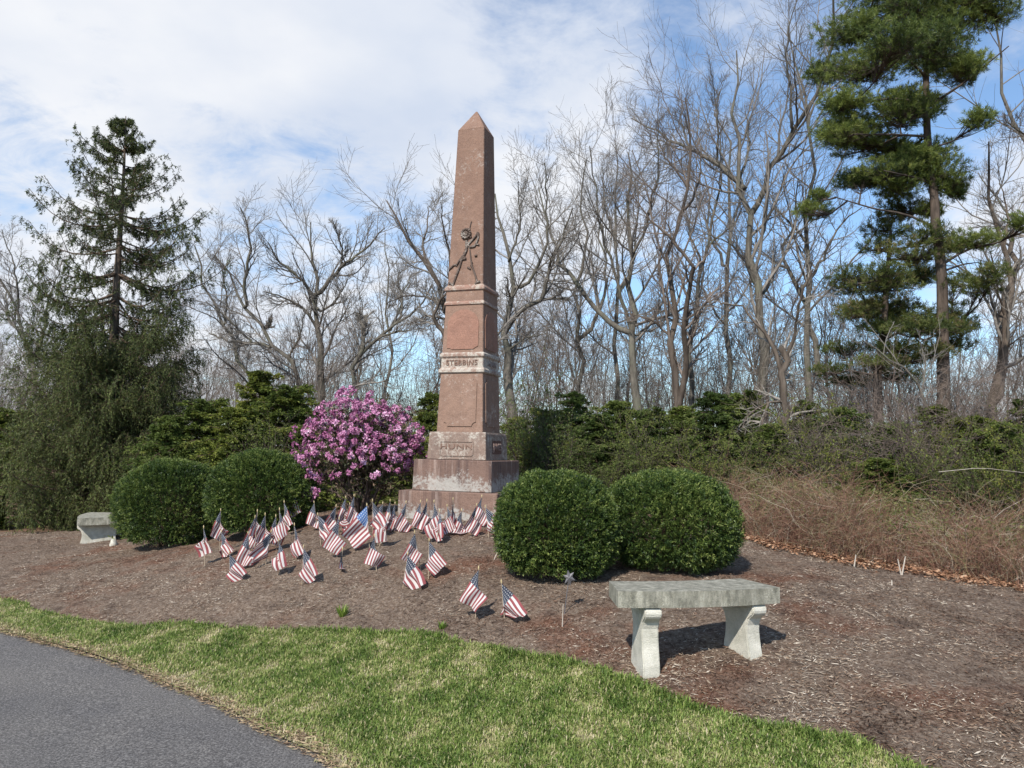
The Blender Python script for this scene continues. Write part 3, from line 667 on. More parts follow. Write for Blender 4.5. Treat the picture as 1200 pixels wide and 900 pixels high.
FLAGS = [
 ((238.7, 617), (240, 664), -20, 70, F_ + 'farthest left of all the flags'),
 ((258.7, 597), (257.5, 648), -160, 68, F_ + 'tallest of the pair in front of the left round bush'),
 ((259.5, 622), (261, 655), -30, 55, F_ + 'spread in front of the taller flag near the left round bush'),
 ((268.8, 647), (270, 683), -25, 48, F_ + 'low on the ground, third along the front from the left'),
 ((290.8, 624), (293, 664), -150, 62, F_ + 'falling left of its stick, beside the lowest flag at the left'),
 ((301.7, 598), (298.5, 645), -110, 78, F_ + 'hanging limp and narrow on the right stick of two crossing sticks'),
 ((299, 605), (295, 645), -165, 72, F_ + 'hanging left on the left stick of two crossing sticks'),
 ((310.8, 602), (312, 650), -150, 66, F_ + 'with a broad smooth grey canton in the middle of the left cluster'),
 ((318, 622), (311, 664), -140, 50, F_ + 'on a stick leaning right in the front of the left cluster'),
 ((323.3, 604), (324, 645), -170, 70, F_ + 'half hidden by the dotted canton flag in the left cluster'),
 ((327.5, 596), (328, 645), -20, 72, F_ + 'drooping right, behind and left of the highest flag of the left cluster'),
 ((326.7, 632), (328, 673), -60, 68, F_ + 'bunched like a skirt, at the front of the left cluster'),
 ((333, 587.5), (335, 630), -35, 62, F_ + 'folded over just left of the highest flag of the left cluster'),
 ((344.5, 577.5), (344, 622), -25, 64, F_ + 'like a diamond, highest of the left cluster before the bush'),
 ((345, 614), (347, 656), -40, 64, F_ + 'fanned out below the highest flag of the left cluster'),
 ((356, 640), (354, 684), -25, 55, F_ + 'flaring right onto the mulch, nearest of the left cluster'),
 ((368, 588), (372, 622), -150, 60, F_ + 'under the low pink bloom at the left foot of the rhododendron'),
 ((372.5, 602), (376, 640), -35, 45, F_ + 'with level stripes, in front of the flag under the low pink bloom'),
 ((394, 592), (391, 626), -160, 58, F_ + 'behind the one hanging left of the large blue one'),
 ((397.5, 607), (395, 652), -150, 60, F_ + 'hanging left with grey canton, just left of the large blue flag'),
 ((401.5, 642), (400, 668), -85, 80, F_ + 'seen edge on as a narrow strip below the large blue flag'),
 ((405.3, 582), (403, 622), -160, 70, F_ + 'on the left stick of three close sticks before the rhododendron'),
 ((410, 590), (409, 624), -30, 76, F_ + 'on the middle, shortest stick of three close sticks before the rhododendron'),
 ((415, 580), (414, 624), -140, 72, F_ + 'on the tall right stick of three close sticks before the rhododendron'),
 ((430, 591), (433, 642), -165, 46, 'larger striped flag, canton lit bright blue, spread wide in the middle of the group'),
 ((436.7, 586), (437, 630), -20, 48, F_ + 'with stripes swept right, just right of the large blue flag'),
 ((448.7, 589), (446, 625), -160, 55, F_ + 'tucked behind the leaning stick right of the large blue flag'),
 ((456, 602), (444, 642), -70, 78, F_ + 'rolled narrow on a stick leaning far right'),
 ((457.3, 586), (457, 624), -120, 74, F_ + 'limp on the left of two sticks left of the monument step'),
 ((463, 589), (462, 622), -150, 74, F_ + 'limp on the right of two sticks left of the monument step'),
 ((438.7, 627), (441, 667), -125, 66, F_ + 'alone in front of the large blue flag, stripes hanging straight'),
 ((476, 588), (473, 625), -160, 68, F_ + 'at the left corner of the monument lower step'),
 ((493, 587), (491, 620), -150, 72, F_ + 'partly behind the tent shaped flag before the step'),
 ((500.4, 586), (499, 626), -120, 68, F_ + 'spread like a tent before the lichened step'),
 ((508.7, 587), (506, 634), -50, 64, F_ + 'fanning right beside the tent shaped flag before the step'),
 ((515.3, 598), (512, 637), -60, 74, F_ + 'dark and narrow, right of the fanning one before the step'),
 ((524, 592), (525, 626), -40, 66, F_ + 'with level top stripes before the middle of the monument step'),
 ((531, 584), (531, 618), -90, 82, F_ + 'furled tight against its tall stick at the middle of the step'),
 ((541, 597), (540, 625), -125, 66, F_ + 'spread evenly, just right of the furled flag at the step'),
 ((558.7, 591), (553, 628), -130, 66, F_ + 'left one of the trio at the right corner of the step'),
 ((564.7, 581), (561, 618), -110, 72, F_ + 'tallest of the trio at the right corner of the step'),
 ((568.7, 593), (573, 631), -30, 48, F_ + 'right member of the trio, next to the clipped round bush'),
 ((486, 623), (493, 668), -160, 52, F_ + 'on a stick leaning left, left of the dotted flag below the monument'),
 ((503, 632), (502, 677), -30, 50, F_ + 'with star dotted canton and level stripes in the open below the monument'),
 ((478, 648), (472, 690), -25, 46, F_ + 'stripes swept right, nearest of the three below the monument'),
 ((561, 665), (557, 726), -150, 60, F_ + 'out in front near the lawn, spread to the left of its stick'),
 ((587.5, 681), (591, 724), -20, 50, F_ + 'crumpled onto the mulch, farthest right near the lawn'),
]
for i, (tp, bt, yaw, dr, lab) in enumerate(FLAGS):
    flag(i, tp, bt, yaw, dr, lab, 1.3 if 'larger' in lab else (.95 + .12 * ((i * 37) % 5) / 5), .15 if dr < 57 else .35)

# star shaped grave marker, stakes, stubs and weeds
def star_marker():
    b = G(661, 718); t = P(667, 677, b[1]); root = empty('star_marker', b); tag(root, 'grey metal star on a thin stake in front of the right hand round bushes', 'grave marker')
    ms = plain('dull_metal', (.12, .115, .12), .6, .4, .3)
    v = t - b; pl = np.array([[(0, 0, -.05), v * .5, v * .99]]); V, F = tubes(pl, np.full((1, 3), .0035), 6); mesh_np('stake', V, F, ms, root)
    bm = bmesh.new(); rr = .05; fr = []; bk = []
    for k in range(12):
        a = R(90 + 14 + k * 30); r = rr if k % 2 == 0 else rr * .5
        for ring, y in ((fr, -.006), (bk, .004)): ring.append(bm.verts.new((v[0] + r * math.cos(a) * .9, v[1] + y + .0, v[2] + r * math.sin(a) * 1.15)))
    cf = bm.verts.new((v[0], v[1] - .016, v[2]))
    for k in range(12):
        bm.faces.new((fr[k], fr[(k + 1) % 12], cf)); bm.faces.new((bk[k], bk[(k + 1) % 12], fr[(k + 1) % 12], fr[k]))
    bm.faces.new(bk); mesh_bm('star', bm, ms, root)
star_marker()
def stick(name, pts, r, mat, label, cat):
    q = np.array(pts); V, F = tubes(resample(q, 6)[None], np.linspace(r, r * .6, 6)[None], 6); o = mesh_np(name, V - q[0], F, mat, smooth=True); o.location = tuple(q[0]); return tag(o, label, cat)
M_PALE = plain('pale_dead_wood', (.4, .355, .3), .85)
b = G(579, 656); stick('stake', [b, P(588, 636, b[1])], .005, M_PALE, 'pale bare stick leaning against the left of the two right hand round bushes', 'stick')
b = G(659, 735); stick('dry_stalk', [b, P(660, 708, b[1])], .004, M_PALE, 'thin pale dry stalk standing in the mulch below the metal star', 'stalk')
for (x, y, x2, y2, lab) in [(1057, 674, 1061, 652, 'white weathered stub leaning right at the leafy edge of the mulch'), (1056, 674, 1052, 655, 'white weathered stub leaning left beside its twin at the leafy edge'), (1001, 664, 1003, 650, 'short pale stub at the leafy edge below the bramble tangle'), (1045, 686, 1045, 680, 'tiny pale peg alone on the open mulch')]:
    b = G(x, y); stick('wood_stub', [b, P(x2, y2, b[1])], .0075, M_PALE, lab, 'stub')
def weed(px, py, n, hgt, label, seed):
    g = np.random.default_rng(seed); b = G(px, py); an = g.random(n) * 6.283; rr = .02 * g.random(n)
    pos = np.c_[np.cos(an) * rr, np.sin(an) * rr, np.full(n, -.005)]; d = np.c_[np.cos(an) * .45, np.sin(an) * .45, .7 + .5 * g.random(n)]
    V, F = leaves(pos, d, np.c_[np.cos(an), np.sin(an), -.5 * np.ones(n)], hgt * (.6 + .5 * g.random(n)), .016)
    o = mesh_np('weed', V, F, leaf_mat('weed_leaf', [(0, (.08, .15, .02)), (1, (.2, .28, .05))], .35), rnd=g.random(n)); o.location = tuple(b); tag(o, label, 'weed')
weed(401, 724, 46, .11, 'bright green leafy weed alone in the mulch left of centre', 4); weed(518, 738, 34, .07, 'low dark green weed at the lawn edge below the flags', 5)

# ------------------------------------------------------------------ clipped round bushes
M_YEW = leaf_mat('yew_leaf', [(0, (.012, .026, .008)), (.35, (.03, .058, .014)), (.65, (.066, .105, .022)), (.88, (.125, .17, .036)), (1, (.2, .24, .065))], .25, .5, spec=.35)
M_TWIG = bark_mat('shrub_twig', (.05, .035, .025), (.14, .1, .075), 30)
def round_bush(label, cx, cy, rx, ry, h, seed, flat=0.0, n=10500, ex=2.4):
    g = np.random.default_rng(seed); z0 = h1(cx, cy) - .03; root = empty('round_bush', (cx, cy, z0)); tag(root, label, 'bush', 'clipped round bushes')
    d = nrm(g.normal(size=(n, 3))); d[:, 2] = np.where(d[:, 2] < -.75, -d[:, 2], d[:, 2])
    r = (np.abs(d[:, 0] / rx) ** ex + np.abs(d[:, 1] / ry) ** ex + np.abs(d[:, 2] / (h * .5)) ** ex) ** (-1 / ex)
    lump = 1 + .1 * vnoise(d[:, 0] * 3 + d[:, 2] * 2, d[:, 1] * 3 - d[:, 2] * 2, 1.7, seed) + .07 * vnoise(d[:, 0] * 8 + 3 * d[:, 2], d[:, 1] * 8 + 5 * d[:, 2], 1.6, seed + 1)
    depth = g.random(n) ** 2 * .2 - .035 * (g.random(n) < .12) * g.random(n)
    p = d * (r * lump * (1 - depth))[:, None]
    p[:, 2] += h * .5 + flat * p[:, 0]; p[:, 2] = np.maximum(p[:, 2], .02 + .05 * g.random(n))
    out = nrm(d / np.array((rx * rx, ry * ry, h * h / 4)))
    ax = nrm(out + .45 * g.normal(size=(n, 3)) + np.array((0, 0, .4)))
    tuft = np.where(g.random(n) < .06, 1.5, 1.0)
    m = 17; ids = np.repeat(np.arange(n), m); tt = np.tile(np.linspace(0, 1, m), n)
    sl_ = (.05 + .035 * g.random(n)) * tuft
    q = nrm(np.cross(ax[ids], g.normal(size=(n * m, 3))))
    pos = p[ids] + ax[ids] * (sl_[ids] * (tt - .5))[:, None]
    dr = ax[ids] * .75 + q * .8
    V, F = leaves(pos, dr, np.cross(dr, q) + .3 * g.normal(size=(n * m, 3)), .016 + .014 * g.random(n * m), .005 + .0045 * g.random(n * m))
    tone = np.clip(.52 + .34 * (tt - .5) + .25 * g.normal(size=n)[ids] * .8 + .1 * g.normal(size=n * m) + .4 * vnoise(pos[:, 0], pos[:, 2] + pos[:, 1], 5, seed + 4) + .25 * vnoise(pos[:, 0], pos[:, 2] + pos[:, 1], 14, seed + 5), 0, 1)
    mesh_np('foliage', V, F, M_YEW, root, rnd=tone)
    k = 90; dd = d[g.integers(0, n, k)]; rr2 = (np.abs(dd[:, 0] / rx) ** ex + np.abs(dd[:, 1] / ry) ** ex + np.abs(dd[:, 2] / (h * .5)) ** ex) ** (-1 / ex)
    e2 = dd * rr2[:, None] * .62; e2[:, 2] += h * .5; e2[:, 2] = np.maximum(e2[:, 2], .1); s0 = np.c_[.06 * g.normal(size=(k, 2)), np.zeros(k)]
    pl = np.stack((s0, s0 * .5 + e2 * .45 + np.array((0, 0, .1)), e2), 1)
    V, F = tubes(pl, np.tile(np.array([.012, .008, .003]), (k, 1)), 4); mesh_np('stems', V, F, M_TWIG, root)
def bush_px(label, x0, x1, top, bx, by, seed, dep=1.0, **k):
    b = G(bx, by); s = b[1] / FOC; rx = (x1 - x0) / 2 * s * 1.0; ry = rx * dep; cy = b[1] + ry * .8; cx = P((x0 + x1) / 2, (top + by) / 2, cy)[0] * b[1] / cy
    z0 = h1(cx, cy); t = P((x0 + x1) / 2, top, cy)[2]; sc = cy / b[1]
    round_bush(label, cx * sc, cy, rx * sc * .985, ry, t - z0 + .05, seed, **k)
bush_px('clipped round dark green bush next to the monument step, behind the metal star', 583, 722, 560, 655, 690, 41, .95)
bush_px('clipped round dark green bush behind the concrete bench in the foreground', 709, 863, 560, 793, 679, 42, .9, flat=-.03)
bush_px('clipped round bush touching the distant bench at the left', 141, 264, 541, 190, 645, 43, .85)
bush_px('clipped round bush between its leftmost twin and the pink rhododendron', 246, 368, 531, 315, 630, 44, .8)

# ------------------------------------------------------------------ rhododendron in flower
def rhododendron():
    g = np.random.default_rng(51); Yd = 9.75; c = P(424, 540, Yd); cx = c[0]; z0 = h1(cx, Yd); root = empty('rhododendron', (cx, Yd, z0))
    tag(root, 'pink flowering rhododendron with bare dark stems left of the monument', 'shrub')
    zt = P(424, 463, Yd)[2] - z0; rx, ry = .83, .72
    n = 20; a = np.arange(n) * 2.4; st = np.zeros((n, 6, 3)); rr = np.sqrt((np.arange(n) + .5) / n)
    for j, t in enumerate(np.linspace(0, 1, 6)):
        st[:, j, 0] = np.cos(a) * (.06 + rr * rx * .62 * t ** .8); st[:, j, 1] = np.sin(a) * (.06 + rr * ry * .62 * t ** .8); st[:, j, 2] = t * zt * (.78 - .28 * rr) + .0
    st[:, 1:5] += .03 * g.normal(size=(n, 4, 3)); sr = np.tile(np.linspace(.017, .008, 6), (n, 1))
    b1, r1 = sprout(st, sr, 9, (.3, 1), (25, 65), (.25, .5), .6, 5, .18, .1, g); b2, r2 = sprout(b1, r1, 5, (.3, 1), (25, 60), (.3, .6), .65, 3, .2, .1, g)
    V, F = cat([tubes(st, sr, 5), tubes(b1, r1, 4), tubes(b2, r2, 3)]); mesh_np('stems', V, F, bark_mat('rhododendron_bark', (.05, .035, .03), (.17, .13, .11), 20), root)
    # flower heads sit on the outer shell of the dome, bare below
    m = 900; d = nrm(g.normal(size=(m, 3))); d = d[d[:, 2] > -.42]; m = len(d)
    lump = 1 + .10 * vnoise(d[:, 0] * 3 + 2 * d[:, 2], d[:, 1] * 3 + d[:, 2], 1.8, 52) + .07 * vnoise(d[:, 0] * 6, d[:, 2] * 6 + d[:, 1] * 3, 1.6, 53)
    lump *= 1 - .34 * g.random(m) ** 1.5; lump *= 1 + .16 * vnoise(d[:, 0] * 4 + d[:, 1], d[:, 2] * 4, 2.2, 54) + .12 * vnoise(d[:, 0] * 9, d[:, 2] * 9 + d[:, 1] * 4, 1.5, 55)
    hp = d * np.array((rx, ry, zt * .56)) * lump[:, None]; hp[:, 2] += zt * .46
    hp[:, 0] += np.where(hp[:, 2] < zt * .5, -.05, .0); hp = hp[hp[:, 2] > zt * (.16 + .2 * g.random(len(hp)))]
    keep = (hp[:, 2] > zt * .48) | (g.random(len(hp)) < .5) & ((hp[:, 0] < -.2) | (hp[:, 2] > zt * .34)); hp = hp[keep]
    low = P(366, 578, 9.3) - np.array((cx, Yd, z0)); hp = np.r_[hp, low[None] + .05 * g.normal(size=(7, 3)), (P(350, 535, 9.5) - np.array((cx, Yd, z0)))[None] + .04 * g.normal(size=(4, 3))]
    out = nrm(hp - np.array((0, 0, zt * .3))); m = len(hp); k = 34; ids = np.repeat(np.arange(m), k)
    dr = nrm(out[ids] * .75 + .75 * g.normal(size=(m * k, 3))); rad = (.028 + .02 * g.random(m))[ids]
    pos = hp[ids] + dr * (rad * (.35 + .5 * g.random(m * k)))[:, None]
    tang = nrm(np.cross(dr, g.normal(size=(m * k, 3))) + dr * .5)
    V, F = leaves(pos, tang, dr, .026 + .014 * g.random(m * k), .02 + .01 * g.random(m * k))
    tone = np.clip(.42 + .22 * g.normal(size=m)[ids] + .16 * g.normal(size=m * k), 0, 1)
    mesh_np('blossoms', V, F, leaf_mat('blossom', [(0, (.25, .075, .165)), (.35, (.43, .17, .31)), (.7, (.58, .29, .455)), (1, (.8, .58, .71))], .22, .6, spec=.2), root, rnd=tone)
    tp, tt, _ = along(b2, 13, g, .3); k = len(tp); dr = nrm(tt + .8 * g.normal(size=(k, 3)) + np.array((0, 0, -.15)))
    V, F = leaves(tp, dr, g.normal(size=(k, 3)) + np.array((0, 0, 1.)), .035 + .03 * g.random(k), .014 + .01 * g.random(k))
    mesh_np('leaves', V, F, leaf_mat('rhododendron_leaf', [(0, (.03, .035, .015)), (.5, (.07, .085, .03)), (.8, (.13, .1, .06)), (1, (.2, .13, .1))], .15, .5), root, rnd=g.random(k))
rhododendron()

# ------------------------------------------------------------------ hemlock hedge (single trees, copied)
M_HEM = leaf_mat('hemlock_needle', [(0, (.022, .036, .012)), (.3, (.062, .09, .022)), (.6, (.125, .168, .038)), (.85, (.2, .235, .055)), (1, (.27, .29, .09))], .35, .55, spec=.3, each=True)
M_HBARK = bark_mat('hemlock_bark', (.05, .035, .025), (.16, .115, .085), 12)
def hemlock_proto(h, r, seed, n=105):
    g = np.random.default_rng(seed); root = empty('hemlock_tree', (0, 0, 0))
    tr = np.array([[(0, 0, -.05), (.02, 0, h * .3), (0, .02, h * .65), (.03 * g.normal(), .03 * g.normal(), h)]]); tr = resample(tr[0], 8)[None]; rr = np.linspace(.035, .004, 8)[None] * h / 2
    V, F = tubes(tr, rr, 6); mesh_np('trunk', V, F, M_HBARK, root, smooth=True)
    t = (np.arange(n) + g.random(n)) / n; t = .04 + .95 * t; a = np.arange(n) * 2.39996 + .5 * g.random(n); L = r * np.clip(1.08 - .85 * t ** 1.5, .12, 1) * (.55 + .55 * g.random(n)); L = np.where(g.random(n) < .14, L * 1.25, L)
    k = 7; b = np.zeros((n, k, 3)); u = np.linspace(0, 1, k); el = .35 + .6 * t ** 1.5 + .18 * g.normal(size=n)
    b[:, :, 0] = (np.cos(a) * L)[:, None] * u; b[:, :, 1] = (np.sin(a) * L)[:, None] * u; b[:, :, 2] = (t * h)[:, None] + (L * el)[:, None] * u - (L * .6)[:, None] * u ** 2
    br = np.linspace(.008, .002, k)[None] * np.ones((n, 1))
    w, wr = sprout(b, br, 15, (.12, 1), (35, 65), (.2, .42), .6, 4, .1, -.08, g, .0012, flat=.8, lenfall=.55)
    w2, wr2 = sprout(w, wr, 4, (.2, .9), (30, 55), (.35, .55), .6, 3, .1, -.1, g, .001, flat=.7)
    V, F = cat([tubes(b, br, 4), tubes(w, wr, 3)]); mesh_np('branches', V, F, M_HBARK, root)
    P_, T_, I_ = along(w, 12, g); P2, T2, I2 = along(w2, 7, g); pos = np.r_[P_, P2]; T = np.r_[T_, T2]; m = len(pos)
    q = nrm(np.cross(T, np.array((0, 0, 1.)) + .3 * g.normal(size=(m, 3)))) * np.where(g.random(m) < .5, 1, -1)[:, None]
    dr = T * .8 + q * .75 + np.array((0, 0, -.12)); V, F = leaves(pos, dr, np.array((0, 0, 1.)) + .8 * g.normal(size=(m, 3)), .034 + .026 * g.random(m), .010 + .007 * g.random(m))
    tb = g.normal(size=n); own = np.r_[I_ // 15, (I2 // 4) // 15]
    rad = np.hypot(pos[:, 0], pos[:, 1]) / (r + .01)
    tone = np.clip(.55 + .16 * tb[own] + .15 * g.normal(size=m), 0, 1)
    mesh_np('foliage', V, F, M_HEM, root, rnd=tone)
    return root
def dup(root, loc, rz, sc, label, group=None):
    r = root.copy(); COL.objects.link(r); r.location = tuple(loc); r.rotation_euler = (0, 0, rz); r.scale = sc if isinstance(sc, tuple) else (sc,) * 3
    for ch in list(root.children):
        c = ch.copy(); COL.objects.link(c); c.parent = r
    r['label'] = label
    if group: r['group'] = group
    return r
HP = [hemlock_proto(2.0, .85, 61), hemlock_proto(2.3, .8, 62), hemlock_proto(1.9, 1.0, 63), hemlock_proto(2.6, .8, 64, 120)]
HEM = [  # px x, px top, distance, width factor, proto, label
 (196, 492, 12.4, 1.0, 0, 'hemlock filling the gap between the spruce and the left round bush'),
 (240, 474, 12.6, 1.0, 2, 'bushy hemlock above the left round bush'),
 (272, 482, 11.9, .95, 0, 'lower hemlock above the meeting of the two left round bushes'),
 (303, 436, 13.0, 1.0, 3, 'pointed hemlock rising highest in the left hedge'),
 (338, 458, 12.5, 1.05, 2, 'broad hemlock directly left of the pink rhododendron'),
 (362, 482, 13.2, .9, 1, 'hemlock peeping over the left shoulder of the rhododendron'),
 (8, 486, 15.5, 1.2, 2, 'dark hemlock cut by the left edge of the photo'),
 (-60, 500, 14.5, 1.3, 0, 'hemlock just outside the left edge of the photo'),
 (504, 462, 13.4, .8, 1, 'sunlit hemlock showing between the rhododendron and the monument'),
 (460, 500, 13.2, 1.0, 0, 'hemlock hidden behind the rhododendron'),
 (606, 492, 12.8, .9, 0, 'pale green hemlock touching the right edge of the monument'),
 (640, 484, 12.0, 1.0, 2, 'hemlock above the first round bush right of the monument'),
 (672, 462, 12.9, 1.0, 1, 'hemlock with ragged top above the gap between the right round bushes'),
 (700, 490, 11.6, 1.0, 2, 'low spreading hemlock right behind the two right round bushes'),
 (724, 474, 12.8, 1.05, 0, 'hemlock below the dark double trunk'),
 (762, 484, 12.2, 1.0, 2, 'hemlock behind the bush that stands behind the bench'),
 (800, 480, 12.8, 1.0, 0, 'dark hemlock right of the dark double trunk'),
 (836, 462, 12.0, 1.05, 1, 'tall dark hemlock below the tallest bare tree'),
 (868, 466, 12.7, 1.0, 2, 'hemlock hung with the grey drooping branches of the broken tree'),
 (905, 500, 11.4, 1.0, 0, 'low dark hemlock behind the left end of the brambles'),
 (946, 472, 12.3, .95, 1, 'hemlock right of the broken tree trunk'),
 (985, 482, 11.8, 1.0, 0, 'hemlock left of the gap where sky shows through'),
 (1046, 500, 11.4, 1.0, 2, 'hemlock below the browning pine'),
 (1030, 540, 10.2, .95, 0, 'small low hemlock among the middle brambles'),
 (1098, 478, 11.6, 1.0, 1, 'hemlock at the foot of the tall white pine'),
 (1140, 494, 10.6, 1.0, 2, 'yellowish hemlock right of the tall white pine'),
 (1176, 500, 9.9, .95, 0, 'dark hemlock above the right end of the brambles'),
 (1215, 470, 10.8, 1.05, 1, 'hemlock cut by the right edge of the photo'),
]
for i, (px, pt_, Yd, wf, k, lab) in enumerate(HEM):
    pr = HP[k]; x = P(px, (pt_ + 560) / 2, Yd)[0]; z0 = h1(x, Yd) - .03; top = P(px, pt_, Yd)[2]; hh = (2.0, 2.3, 1.9, 2.6)[k]; sz = (top - z0) / hh
    first = not any(pr.get('label') == z[5] for z in HEM); sxy = max(.75, min(1.15, sz)) * wf * 1.15
    if first:
        o = pr; o.location = (x, Yd, z0); o.rotation_euler = (0, 0, i * 2.1); o.scale = (sxy, sxy, sz); tag(o, lab, 'tree', 'hemlocks of the hedge')
    else: dup(pr, (x, Yd, z0), i * 2.1, (sxy, sxy, sz), lab); 
for o in list(COL.objects):
    if o.name.startswith('hemlock_tree'): o['category'] = 'tree'; o['group'] = 'hemlocks of the hedge'

# ------------------------------------------------------------------ tall spruce
def spruce():
    g = np.random.default_rng(71); Yd = 14.6; x = (140 - 600) / FOC * Yd - .1; z0 = h1(x, Yd) - .05; top = P(147, 136, Yd)
    root = empty('spruce_tree', (x, Yd, z0)); tag(root, 'tall ragged spruce with drooping twigs, sparse above and dense below, at the left', 'tree')
    h = top[2] - z0; lean = top[0] - x
    tr = np.stack([np.array((lean * t + .02 * math.sin(t * 9), 0, h * t)) for t in np.linspace(0, 1, 14)])[None]; rr = np.linspace(.15, .008, 14)[None]
    V, F = tubes(tr, rr, 8); mesh_np('trunk', V, F, bark_mat('spruce_bark', (.05, .04, .032), (.16, .125, .1), 8), root, smooth=True)
    t = np.concatenate([[.055 + .0255 * w + .012 * g.normal()] * int(5 + (w < 17) * 4) for w in range(37)]); n = len(t); t = np.clip(t + .006 * g.normal(size=n), .03, .985)
    a = np.arange(n) * 2.39996 + .4 * g.normal(size=n)
    prof = np.interp(t, [0, .12, .3, .45, .6, .72, .82, .9, .95, .98, 1], [1.65, 1.8, 1.65, 1.6, 1.75, 1.5, 1.12, .62, .34, .14, .04])
    L = prof * (.72 + .36 * g.random(n)); L = np.where((t > .4) & (g.random(n) < .14), L * 1.16, L)
    k = 9; u = np.linspace(0, 1, k); b = np.zeros((n, k, 3)); ca, sa = np.cos(a), np.sin(a)
    b[:, :, 0] = (ca * L)[:, None] * u + (t * lean)[:, None]; b[:, :, 1] = (sa * L)[:, None] * u
    drop = np.interp(t, [0, .3, .5, .75, .9, 1], [.16, .3, .3, .14, -.1, -.5]); rise = np.interp(t, [0, .5, .8, 1], [.28, .42, .46, .25])
    b[:, :, 2] = (t * h)[:, None] - (L * drop)[:, None] * np.sin(u * 1.9)[None] + (L * rise)[:, None] * u ** 3
    br = (np.linspace(1, .2, k)[None] * (.008 + .012 * L / 1.6)[:, None])
    w, wr = sprout(b, br, 16, (.16, 1), (40, 75), (.12, .3), .5, 4, .08, -.1, g, .0015, flat=.85, lenfall=.35)
    # hanging twigs: a curtain below each branch and side shoot, longest low on the tree
    def hang(pl, per, own_t, f):
        p, T, ids = along(pl, per, g, .12); m = len(p); tt = own_t[ids]; ln = np.interp(tt, [0, .35, .52, .7, 1], [.62, .56, .26, .17, .07]) * (.45 + .8 * g.random(m)) * f
        q = np.zeros((m, 4, 3)); d = nrm(T * .5 + .3 * g.normal(size=(m, 3)) + np.array((0, 0, -.5))); q[:, 0] = p
        for j in range(1, 4):
            q[:, j] = q[:, j - 1] + d * (ln / 3)[:, None]; d = nrm(d + np.array((0, 0, -1.0)) + .07 * g.normal(size=(m, 3)))
        return q, tt
    low = t < .5
    h1_, t1 = hang(b, 26, t, 1.0); tw = np.repeat(t, 16); sel = (tw < .5) | (g.random(len(tw)) < .6); h2_, t2 = hang(w[sel], 4, tw[sel], .75)
    hg = np.r_[h1_, h2_]; ht = np.r_[t1, t2]; hr = np.tile(np.linspace(.0014, .0006, 4), (len(hg), 1))
    V, F = cat([tubes(b, br, 5), tubes(w, wr, 3), tubes(hg, hr, 3)]); mesh_np('branches', V, F, M_HBARK, root)
    p, T, ids = along(hg, 19, g, .0); p2, T2, i2 = along(w[sel], 18, g, .05); p3, T3, i3 = along(b, 40, g, .25)
    pos = np.r_[p, p2, p3]; T = np.r_[T, T2, T3]; tt = np.r_[ht[ids], tw[sel][i2], t[i3]]; m = len(pos)
    q = nrm(np.cross(T, g.normal(size=(m, 3)))); dr = T * .8 + q * .7
    kp = g.random(m) < np.interp(tt, [.5, .62, .9, 1], [1, .8, .5, .3]); pos, dr, tt = pos[kp], dr[kp], tt[kp]; m = len(pos)
    V, F = leaves(pos, dr, g.normal(size=(m, 3)), .036 + .034 * g.random(m), .0085 + .007 * g.random(m))
    tone = np.clip(np.interp(tt, [0, .4, .6, 1], [.6, .5, .36, .36]) + .2 * g.normal(size=m) + .14 * vnoise(pos[:, 0], pos[:, 2], 3, 72), 0, 1)
    mesh_np('foliage', V, F, leaf_mat('spruce_needle', [(0, (.02, .03, .013)), (.35, (.05, .068, .024)), (.65, (.1, .128, .036)), (1, (.175, .195, .06))], .3, .6, spec=.25), root, rnd=tone)
spruce()

